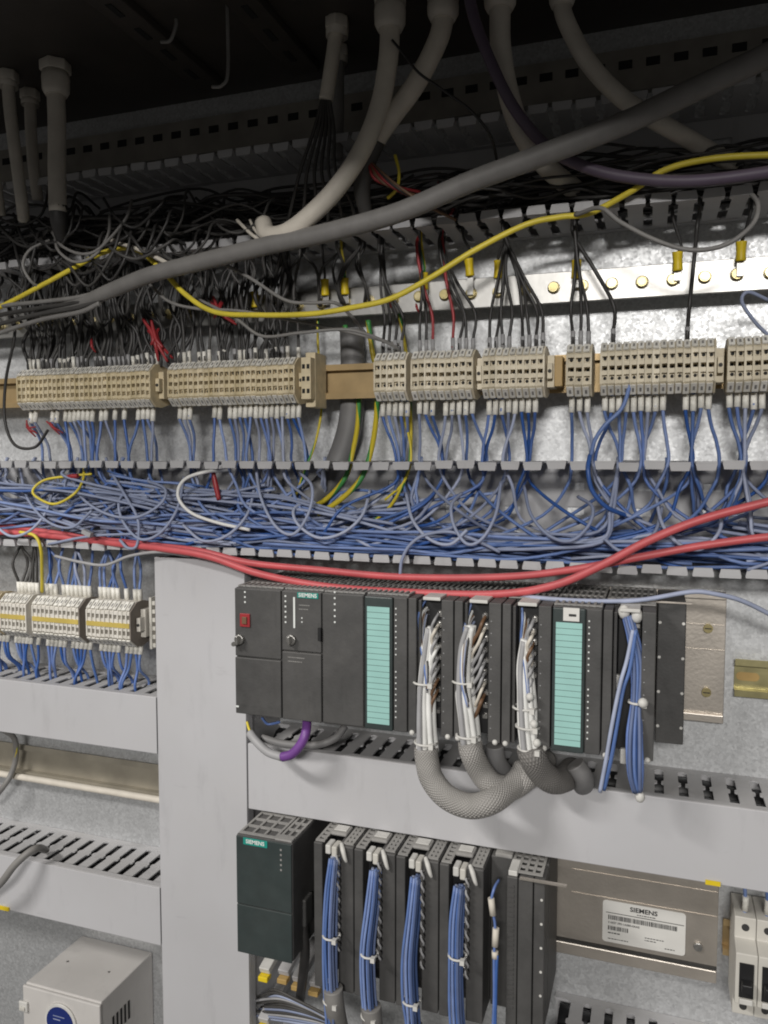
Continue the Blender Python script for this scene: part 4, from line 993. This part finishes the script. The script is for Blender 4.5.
cable('pale_wire', PW((490, 592, -.09), (540, 598, -.102), (590, 601, -.104), (640, 600, -.102), (690, 592, -.095), (715, 594, -.09), (745, 602, -.08), (790, 625, -.06)), .002, 'bluep', 'pale blue wire lying over the module tops to the right edge', 'wire', n=8)
# cables under the processor
cable('purple_cable', PW((282, 757, -.118), (292, 754, -.118), (301, 744, -.116), (306, 732, -.112), (307, 718, -.10)), .0046, 'purpleb', 'bright purple cable loop under the processor module', n=12)
cable('grey_cable', PW((250, 733, -.108), (256, 741, -.114), (268, 752, -.118), (282, 757, -.118)), .0042, 'lgry', 'light grey cable end joining the purple loop', n=12)
cable('grey_cable', PW((262, 738, -.098), (285, 744, -.098), (315, 745, -.096), (335, 738, -.09), (345, 726, -.08)), .0038, 'dkconduit', 'dark grey cable lying on the duct under the interface module', n=10)
cable('yellow_wire', PW((247, 722, -.10), (250, 731, -.106), (256, 738, -.104)), .0014, 'yel', 'short yellow wire under the power supply', 'wire', n=6)
cable('blue_wire', PW((262, 718, -.1), (268, 724, -.106), (280, 722, -.10)), .0014, 'blueb', 'short blue wire under the power supply', 'wire', n=6)

# ------------------------------------------------------------------ lower row
Z2MT, Z2MB = -.3665, -.4855
rail2 = thing('mounting_rail', (-.16, 0, -.4934), 'aluminium profile rail behind the lower module row, carrying the white sticker', 'rail')
MB().box(-.382, .0650, -.0005, -.012, -.4934, -.372).build('profile', 'alu', rail2, bevel=.0006)
MB().box(-.38, .0648, -.012, -.016, -.4934, -.481).build('ridge', 'alu', rail2, bevel=.001)
MB().box(-.38, .0648, -.012, -.0165, -.4795, -.4785).build('ridge', 'ink', rail2)
for z in (-.4062, -.430): MB().box(-.07, .0640, -.012, -.0126, z - .0004, z + .0004).build('ridge', 'alu', rail2)
p = W(698, 946, -.012)
b = MB(); b.cyl((p.x, -.012, p.z), (p.x, -.0148, p.z), .0042, 14); b.build('screw', 'screw', rail2, bevel=.0006)
a, c_, d = W(603, 898, -.012), W(686, 914, -.012), W(686, 956, -.012)
sx0, sx1, sz1, sz0 = a.x, c_.x, (a.z + c_.z) / 2, d.z
st = thing('sticker', ((sx0 + sx1) / 2, -.012, sz0), 'white printed sticker with barcodes on the lower aluminium rail', 'sticker')
rc = .003
poly = []
for cx, cz, a0 in ((sx1 - rc, sz1 - rc, 0), (sx0 + rc, sz1 - rc, 90), (sx0 + rc, sz0 + rc, 180), (sx1 - rc, sz0 + rc, 270)):
    for q in range(4): an = math.radians(a0 + q * 30); poly.append((cx + rc * math.cos(an), cz + rc * math.sin(an)))
MB().extrude(poly, 1, -.0127, -.0130).build('sheet', 'paper', st)
W_, H_ = sx1 - sx0, sz1 - sz0
text('SIEMENS', .0062, (sx0 + W_ * .50, -.0132, sz1 - H_ * .13), st, 'ink', .00016, sx=1.1)
MB().box(sx0 + W_ * .04, sx1 - W_ * .02, -.0131, -.0132, sz1 - H_ * .295, sz1 - H_ * .28).build('rule', 'ink', st)
def barcode(x0, x1, z0, z1):
    b = MB(); x = x0
    while x < x1:
        w = random.choice((.0004, .0004, .0007, .001)); b.box(x, min(x + w, x1), -.0131, -.0132, z0, z1); x += w + random.choice((.0003, .0004, .0007))
    b.build('barcode', 'ink', st)
barcode(sx0 + W_ * .07, sx1 - W_ * .10, sz1 - H_ * .45, sz1 - H_ * .34)
barcode(sx0 + W_ * .07, sx0 + W_ * .32, sz1 - H_ * .70, sz1 - H_ * .60)
text('S 6ES7 390-1AE80-0AA0', .0029, (sx0 + W_ * .07, -.0132, sz1 - H_ * .52), st, 'ink', .00003, 'LEFT')
def print_line(fx, fz, w, h=.0011):     # print too small to read in the photograph
    b = MB(); x = sx0 + W_ * fx
    while x < sx0 + W_ * (fx + w):
        l = rnd(.0008, .0028); b.box(x, x + l, -.0131, -.0132, sz1 - H_ * fz - h / 2, sz1 - H_ * fz + h / 2); x += l + .0006
    b.build('print_line', 'ink', st)
print_line(.07, .77, .12); print_line(.07, .91, .24, .0008); print_line(.52, .74, .22, .0008); print_line(.52, .80, .13, .0008); print_line(.76, .91, .12, .0008); print_line(.42, .235, .2, .0008)
p = W(713, 884, -.0835); MB().box(p.x - .006, p.x + .006, -.0816, -.0825, p.z - .002, p.z + .002).build('yellow_tag', 'ylw', label='small yellow tag on the lower edge of the long duct cover', cat='tag')
def grille(t, x0, x1, y0, y1, z, nx, ny):
    g = MB()
    for i in range(nx + 1):
        xx = x0 + (x1 - x0) * i / nx; g.box(xx - .0012, xx + .0012, y0, y1, z + .0002, z + .0016)
    for j in range(ny + 1):
        yy = y0 + (y1 - y0) * j / ny; g.box(x0 - .0012, x1 + .0012, yy - .0016, yy + .0016, z + .0001, z + .0015)
    g.build('vent_grille', 'modtop', t)
xa, xb = -.3812, -.3205
t = thing('interface_module', ((xa + xb) / 2, 0, Z2MB), 'protruding charcoal interface module with teal badge, left end of the lower row', 'module')
MB().box(xa, xb, -.0165, YF + .002, Z2MB + .001, Z2MT).build('body', 'mod', t, bevel=.0012)
zs_ = W(260, 908, YF).z
MB().box(xa + .0006, xb - .0006, YF + .0018, YF, zs_ + .0004, Z2MT - .0005).build('upper_front', 'modg', t, bevel=.0008)
MB().box(xa + .0006, xb - .0006, YF + .0018, YF, Z2MB, zs_ - .0004).build('lower_door', 'modg', t, bevel=.0008)
grille(t, xa + .003, xb - .020, -.02, YF + .006, Z2MT, 3, 7); grille(t, xb - .016, xb - .002, -.02, YF + .012, Z2MT, 2, 7)
MB().box(xb - .019, xb - .001, YF + .012, YF + .002, Z2MT + .0001, Z2MT + .0022).build('top_latch', 'modtop', t, bevel=.0008)
a = W(243.5, 838, YF); b_ = W(267.5, 847, YF)
bd = MB().box(a.x, b_.x, YF - .0001, YF - .0007, (a.z + b_.z) / 2 - .0034, (a.z + b_.z) / 2 + .0034).build('badge', 'tealb', t)
text('SIEMENS', .0054, ((a.x + b_.x) / 2, YF - .0009, (a.z + b_.z) / 2), bd, 'inkw', .00012)
dots(t, W(281, 860, YF).x, YF, [W(281, 850 + q * 5, YF).z for q in range(5)], m='modtop', s=.0009)
m2 = [-.3045 + .0418 * q for q in range(6)]
Y2 = -.116
lbl2 = ['first wired module of the lower row, beside the protruding one', 'second wired module of the lower row', 'third wired module of the lower row', 'fourth wired module of the lower row']
for i in range(4):
    x0, x1 = m2[i], m2[i + 1]
    t = thing('signal_module', ((x0 + x1) / 2, 0, Z2MB), lbl2[i] + ' with dusty grey top', 'module')
    MB().box(x0 + .0003, x1 - .0003, -.0165, Y2 + .03, Z2MB - .027, Z2MT - .001).build('body', 'mod', t, bevel=.001)
    r = MB(); r.box(x0 + .0006, x0 + .0095, Y2 + .0298, Y2, Z2MB - .027, Z2MT - .0012); r.build('left_rib', 'mod', t, bevel=.001)
    r = MB(); r.box(x1 - .0165, x1 - .0006, Y2 + .0298, Y2 + .001, Z2MB - .027, Z2MT - .0012); rr = r.build('right_rib', 'mod', t, bevel=.001)
    cn = MB().box(x0 + .0102, x1 - .0172, Y2 + .0298, Y2 + .014, Z2MB - .006, Z2MT - .006).build('connector', 'black', t)
    for q in range(14):
        z = Z2MT - .014 - q * .0072
        MB().ball((x1 - .0190, Y2 + .008, z), .0017, 0, (1, 1.2, 1.2)).build('screw_clamp', 'screw', cn)
    grille(t, x0 + .003, x0 + .010, -.02, Y2 + .004, Z2MT - .001, 1, 12); grille(t, x1 - .011, x1 - .003, -.02, Y2 + .006, Z2MT - .001, 2, 12); grille(t, x0 + .0115, x1 - .0125, -.02, -.062, Z2MT - .001, 3, 3)
    xm = x0 + .0195
    lt = MB().box(xm - .0085, xm + .0085, Y2 + .036, Y2 + .017, Z2MT - .0008, Z2MT + .0026).build('top_latch', 'modtop', t, bevel=.0018)
    MB().box(xm - .0065, xm + .0065, Y2 + .033, Y2 + .022, Z2MT + .0026, Z2MT + .0034).build('latch_window', 'white', lt, bevel=.0006)
    MB().box(xm - .006, xm - .0005, Y2 + .012, Y2 - .002, Z2MT - .010, Z2MT - .001).build('wire_grip', 'white', t, bevel=.0012)
    MB().box(xm + .0005, xm + .006, Y2 + .012, Y2 - .0025, Z2MT - .012, Z2MT - .0015).build('wire_grip', 'offw', t, bevel=.0012)
    xx = x1 - .0105
    MB().tube([(xx - .003, Y2 + .003, Z2MT + .0005), (xx + .0005, Y2 - .002, Z2MT - .003), (xx + .003, Y2 - .003, Z2MT - .010), (xx + .0042, Y2 - .002, Z2MT - .014)], [.0018, .0024, .0020, .0014], 8).build('lever', 'white', t)
    # blue bundle
    bxp = [(335, 331), (376, 369), (417, 411), (460, 457)][i]; topy = [858, 869, 877, 886][i]; tie = [935, 953, 1000, 955][i]; 
    pts = ((bxp[0], topy, Y2 - .003), (bxp[0] - 3, topy + 35, Y2 - .007), (bxp[1] - 1, topy + 80, Y2 - .010), (bxp[1], topy + 120, Y2 - .010), (bxp[1] + 2, topy + 150, Y2 - .010), (bxp[1] + 3, topy + 190, Y2 - .008))
    bundle(['first', 'second', 'third', 'fourth'][i] + ' blue wire bundle of the lower row, counted from the left', pts, 13, .0072, .00135, ['blued', 'blued', 'blue', 'blued', 'bluep'], ((bxp[1] + .5, tie, Y2 - .010), (bxp[1] + 1, [1000, 1015, 1040, 1045][i], Y2 - .010)), fan=(.75, .9, 1, 1.05, 1, .9), sx=.95)
    sy_ = [988, 1006, 1026, 1030][i]
    cable('cable_sheath', PW((bxp[1] + 2, sy_, Y2 - .010), (bxp[1] + 4, sy_ + 20, Y2 - .009), (bxp[1] + 10, sy_ + 50, Y2 + .01)), .0095, 'thick', 'grey sheath around the lower end of the %s blue bundle, lower row' % ['first', 'second', 'third', 'fourth'][i], 'sheath', n=14)
    # twisted pair of pale ferrules right of the bundle
    b = MB()
    for ph in (0, math.pi):
        pp = [(x0 + .0275 + .0013 * math.cos(q * .8 + ph), Y2 - .004 + .0013 * math.sin(q * .8 + ph), Z2MT - .008 - q * .0016) for q in range(60)]
        b.tube(pp, .0012, 5, raw=True, mi=0 if ph else 1)
    b.build('twisted_pair', ['lgry', 'bkd'], label='twisted black and white pair beside the %s blue bundle of the lower row' % ['first', 'second', 'third', 'fourth'][i], cat='wire')
# wide module at the right end of the lower row
x0, x1 = m2[4] + .0006, W(545, 880, Y2).x
t = thing('signal_module', ((x0 + x1) / 2, 0, Z2MB), 'last dark module of the lower row, next to the sticker, ribbed right half', 'module')
MB().box(x0, x1, -.0165, Y2 + .03, Z2MB - .027, Z2MT - .001).build('body', 'mod', t, bevel=.001)
xr = x0 + .0195
r = MB().box(xr, xr + .0095, Y2 + .0298, Y2 + .003, Z2MB - .027, Z2MT - .004).build('left_rib', 'mod', t, bevel=.0008)
r = MB().box(xr + .0105, x1 - .0106, Y2 + .0298, Y2 + .001, Z2MB - .027, Z2MT - .003).build('middle_rib', 'mod', t, bevel=.0008)
r = MB().box(x1 - .010, x1 - .0003, Y2 + .0298, Y2 + .003, Z2MB - .027, Z2MT - .003).build('right_rib', 'mod', t, bevel=.0008)
for q in range(26):
    z = Z2MT - .012 - q * .0045
    MB().box(xr + .001, xr + .0065, Y2 + .003, Y2 + .0022, z - .0012, z + .0012).build('tooth', 'mod', t)
for q in range(5): MB().cyl((x1 - .003, Y2 + .003, Z2MT - .02 - q * .022), (x1 - .003, Y2 + .0024, Z2MT - .02 - q * .022), .0012, 8).build('rivet', 'white', t)
grille(t, x0 + .022, x1 - .004, -.02, Y2 + .008, Z2MT - .001, 4, 9)
MB().box(x0 + .004, x0 + .020, -.07, Y2 + .028, Z2MT - .0008, Z2MT + .003).build('top_latch', 'modtop', t, bevel=.001)
MB().box(xr + .001, xr + .009, -.09, Y2 + .004, Z2MT - .0035, Z2MT + .0014).build('top_latch', 'white', t, bevel=.0008)
MB().box(xr + .012, W(568, 880, Y2).x - .001, Y2 + .002, Y2 - .001, Z2MT - .0028, Z2MT - .0012).build('trim_strip', 'alu', t)
t = thing('ferrule_wire', W(494, 1020, Y2 - .004), 'thin wire with two pale ferrules and blue tail on the last lower module', 'wire')
P_ = PW((499, 880, Y2 + .012), (494, 889, Y2 - .002), (491, 905, Y2 - .004), (495, 925, Y2 - .004), (494, 960, Y2 - .005), (494, 1000, Y2 - .006), (492, 1040, Y2 - .006))
MB().tube(P_, .0013, 6).build('core', 'blueb', t)
for a, b_ in (((491, 898), (493, 915)), ((496, 928), (495, 946)), ((495, 951), (495, 958))):
    MB().tube([W(*a, Y2 - .004), W(*b_, Y2 - .0045)], .0030, 8, raw=True).build('ferrule', 'cream', t)
P_ = PW((497, 955, Y2 - .005), (496, 985, Y2 - .006), (495, 1040, Y2 - .006)); MB().tube(P_, .0015, 6).build('core', 'blueb', t)
# bus connector lead between the protruding module and the first wired one
cable('bus_lead', PW((306, 905, -.088), (303, 925, -.10), (305, 950, -.10), (303, 975, -.095), (300, 1000, -.07)), .005, 'bk', 'black bus lead hanging beside the protruding interface module', n=12)
a = W(303, 905, -.095); MB().box(a.x - .007, a.x + .008, -.0885, -.106, a.z - .016, a.z + .012).build('bus_plug', 'mod', label='charcoal bus plug between the protruding and first wired module', cat='plug', bevel=.0015)
# plugs and wires at the lower left of that row
for i, (px, py, m1, mm2) in enumerate(((265, 968, 'white', 'ylw'), (284, 970, 'pvc', 'orange'), (298, 977, 'pvc', 'orange'), (315, 982, 'pvc', 'orange'), (264, 1018, 'pvc', 'ylw'))):
    p = W(px, py, -.075)
    t = thing('plug', (p.x, p.y, p.z - .012), ['white plug with yellow nose under the protruding module', 'grey plug with tan nose, second from the left in the row', 'grey plug with tan nose, third from the left in the row', 'grey plug with tan nose, rightmost in the row', 'grey plug with yellow nose at the bottom edge'][i], 'plug')
    MB().extrude([(p.y + .05, p.z + .014), (p.y + .05, p.z + .004), (p.y, p.z - .006), (p.y - .003, p.z + .001)], 0, p.x - .006, p.x + .006).build('housing', m1, t, bevel=.0008)
    MB().box(p.x - .0055, p.x + .0055, p.y - .006, p.y + .004, p.z - .012, p.z - .0065).build('nose', mm2, t, bevel=.0008)
for i in range(12):
    cable('grey_wire', PW((255 + rnd(-4, 10), 995 + i * 2, -.06), (275 + i * 2, 990 + i * 3, -.09), (305 + i * 3, 1004 + i * 2.5, -.095), (340 + i * 2, 1022 + i * 2.5, -.095), (380, 1040 + i * 2, -.09)), .0013, random.choice(['lgry', 'bkd', 'bkd', 'bluep']), 'thin wire sweeping right under the plugs at the bottom of the lower row', 'wire', 'thin wires under the plugs', n=6)

# ------------------------------------------------------------------ lower left strips wiring
for key, (xa, n, tp) in LS.items():
    for i in range(n):
        x = xa + (i + .5) * tp
        g = near_gap(x + rnd(-.004, .004)) + rnd(-.002, .002); y0 = -.052
        zb = ZL + .001 - .0245
        if i % 6 != 5:
            o = cable('blue_wire', [(x, y0, zb + .002), (x, y0 - .002, zb - .01), ((x + g) / 2, y0, zb - .03), (g, y0 + rnd(-.01, .02), -.257), (g + rnd(-.004, .004), y0 + .01, -.285)], R1, random.choice(['blueb', 'blue', 'blueb']), 'blue wire from the white terminal strips down into the covered duct', 'wire', 'blue wires below the white strips', n=6, per=5)
            sleeve((x, y0, zb), (x, y0 - .002, zb - .012), o, 'tag', .0028)
        zt = ZL + .001 + .0245
        if rnd(0, 1) < .85 and key != 'a':
            dark = key == 'b'
            o = cable('blue_wire' if not dark else 'black_wire', [(x, y0, zt - .002), (x, y0 - .001, zt + .012), (x + rnd(-.003, .003), y0 + rnd(-.008, .008), zt + .035), (g, -.05, Z2B - .002), (g, -.05, Z2B + .02), (g + rnd(-.05, .05), -.06, Z2B + .035)], R1, 'bkd' if dark else random.choice(['blue', 'blueb', 'bluep']), ('blue wire' if not dark else 'dark wire') + ' from the middle duct down to the %s' % ('greyish strip on the left' if dark else 'white terminal strips'), 'wire', 'dark wires above the greyish strip' if dark else 'blue wires above the white strips', n=6, per=5)
            sleeve((x, y0, zt), (x, y0 - .001, zt + .013), o, 'tag', .0028)
cable('yellow_wire', PW((20, 532, -.086), (35, 536, -.088), (41, 550, -.086), (42, 575, -.07), (42, 592, -.058)), .0019, 'yel', 'yellow wire dropping to the left end of the middle white strip', 'wire', n=7)
cable('round_bar', [(XL, -.0145, -.404), (-.7, -.0145, -.404), (-.5045, -.0145, -.404)], .0042, 'cream', 'cream round bar along the lower edge of the left rail', 'bar', n=12)
# loose grey cable at the left, on the rail
cable('grey_cable', PW((0, 728, -.05), (14, 738, -.03), (16, 756, -.02), (12, 772, -.022), (4, 786, -.03), (-12, 805, -.03)), .0034, 'gry', 'grey cable hanging over the pale rail at the left edge', n=10)
cable('yellow_wire', PW((10, 732, -.03), (17, 745, -.025), (13, 765, -.02), (11, 776, -.018)), .0014, 'gy', 'thin green yellow wire beside the pale rail at the left edge', 'wire', n=6, uvscale=(1, 1))
cable('grey_cable', PW((-20, 900, -.11), (0, 884, -.11), (14, 866, -.107), (28, 853, -.098), (38, 848, -.085), (46, 850, -.06)), .0042, 'gry', 'grey cable entering a slot of the lower left duct', n=12)
p = W(4, 908, -.082); MB().box(p.x - .006, p.x + .008, -.0816, -.0836, p.z - .002, p.z + .002).build('yellow_tag', 'ylw', label='small yellow tag under the lower left duct at the left edge', cat='tag')

# ------------------------------------------------------------------ power unit, lower left
ux0, ux1, uy, uz = -.680, -.574, -.100, -.6065
t = thing('power_unit', ((ux0 + ux1) / 2, 0, -.80), 'light grey boxed power unit with blue round display at the lower left', 'power unit')
MB().box(ux0, ux1, -.0005, uy + .004, -.80, uz).build('case', 'ups', t, bevel=.0015)
MB().box(ux0 - .001, ux1 + .001, uy + .0038, uy, -.80, uz - .0015).build('front_panel', 'ups', t, bevel=.0012)
p = W(24, 1006, uy - .001); s_ = MB().box(p.x - .006, p.x + .006, uy, uy - .003, p.z - .006, p.z + .006).build('switch', 'white', t, bevel=.001)
MB().box(p.x - .0035, p.x + .0035, uy - .003, uy - .0045, p.z - .0035, p.z + .0005).build('rocker', 'offw', s_, bevel=.0006)
p = W(61, 1022, uy - .001)
d = MB().cyl((p.x, uy, p.z), (p.x, uy - .0025, p.z), .0215, 28).build('display_ring', 'white', t)
d2 = MB().cyl((p.x, uy - .0025, p.z), (p.x, uy - .0032, p.z), .0185, 28).build('display', 'bluescr', t)
for q, w_ in enumerate((.016, .010)): MB().box(p.x - .009, p.x - .009 + w_, uy - .0032, uy - .0034, p.z + .007 - q * .004, p.z + .008 - q * .004).build('print_line', 'bluep', d2)
for q in range(5):
    for w_ in range(3):
        MB().box(ux1 + .0001, ux1 + .0006, uy + .022 + q * .007, uy + .025 + q * .007, uz - .03 - w_ * .035, uz - .052 - w_ * .035 + .022 * 0).build('vent_slot', 'pit', t)
for q in range(2): MB().cyl((ux0 + .02 + q * .06, -.05, uz), (ux0 + .02 + q * .06, -.05, uz + .0006), .0015, 8).build('screw', 'screw', t)

# ------------------------------------------------------------------ circuit breakers, lower right
din_rail('steel rail behind the circuit breaker at the lower right', .07, XR, -.450, -.0006, 'brownrail')
DZ = -.012
for k_ in range(5):
    x0 = .0755 + k_ * .0180
    t = thing('circuit_breaker', (x0 + .009, -.009, -.485 + DZ), ['white circuit breaker with black toggle, nearest the sticker', 'white circuit breaker second from the sticker, at the photo edge', 'white circuit breaker third from the sticker', 'white circuit breaker fourth from the sticker', 'white circuit breaker farthest from the sticker'][k_], 'breaker', 'circuit breakers')
    yb = -.0094
    b = MB(); b.extrude([(yb, -.483 + DZ), (yb, -.393 + DZ), (-.050, -.393 + DZ), (-.050, -.412 + DZ), (-.068, -.416 + DZ), (-.068, -.462 + DZ), (-.050, -.466 + DZ), (-.050, -.483 + DZ)], 0, x0, x0 + .0176); b.build('body', 'offw', t, bevel=.0008)
    MB().box(x0 + .003, x0 + .0146, -.0682, -.0690, -.455 + DZ, -.424 + DZ).build('window', 'black', t)
    MB().box(x0 + .0045, x0 + .0131, -.069, -.078, -.446 + DZ, -.438 + DZ).build('toggle', 'black', t, bevel=.001)
    MB().box(x0 + .0035, x0 + .0141, -.0690, -.0705, -.4605 + DZ, -.4555 + DZ).build('toggle_base', 'white', t, bevel=.0006)
    for z in (-.402 + DZ, -.475 + DZ): MB().cyl((x0 + .0088, -.05, z), (x0 + .0088, -.0506, z), .0032, 12).build('screw', 'ink', t)
    if k_ < 2:
        o = cable('blue_wire', [(x0 + .009, -.04, -.394 + DZ), (x0 + .009, -.042, -.382 + DZ), (x0 + .008, -.044, -.370 + DZ), (x0 + .006, -.05, -.3625)], .0017, 'blue', ['blue wire with white sleeve entering the breaker nearest the sticker', 'blue wire with white sleeve entering the second breaker'][k_], 'wire', n=7)
        sleeve((x0 + .009, -.041, -.391 + DZ), (x0 + .009, -.043, -.377 + DZ), o, 'tag', .0028)
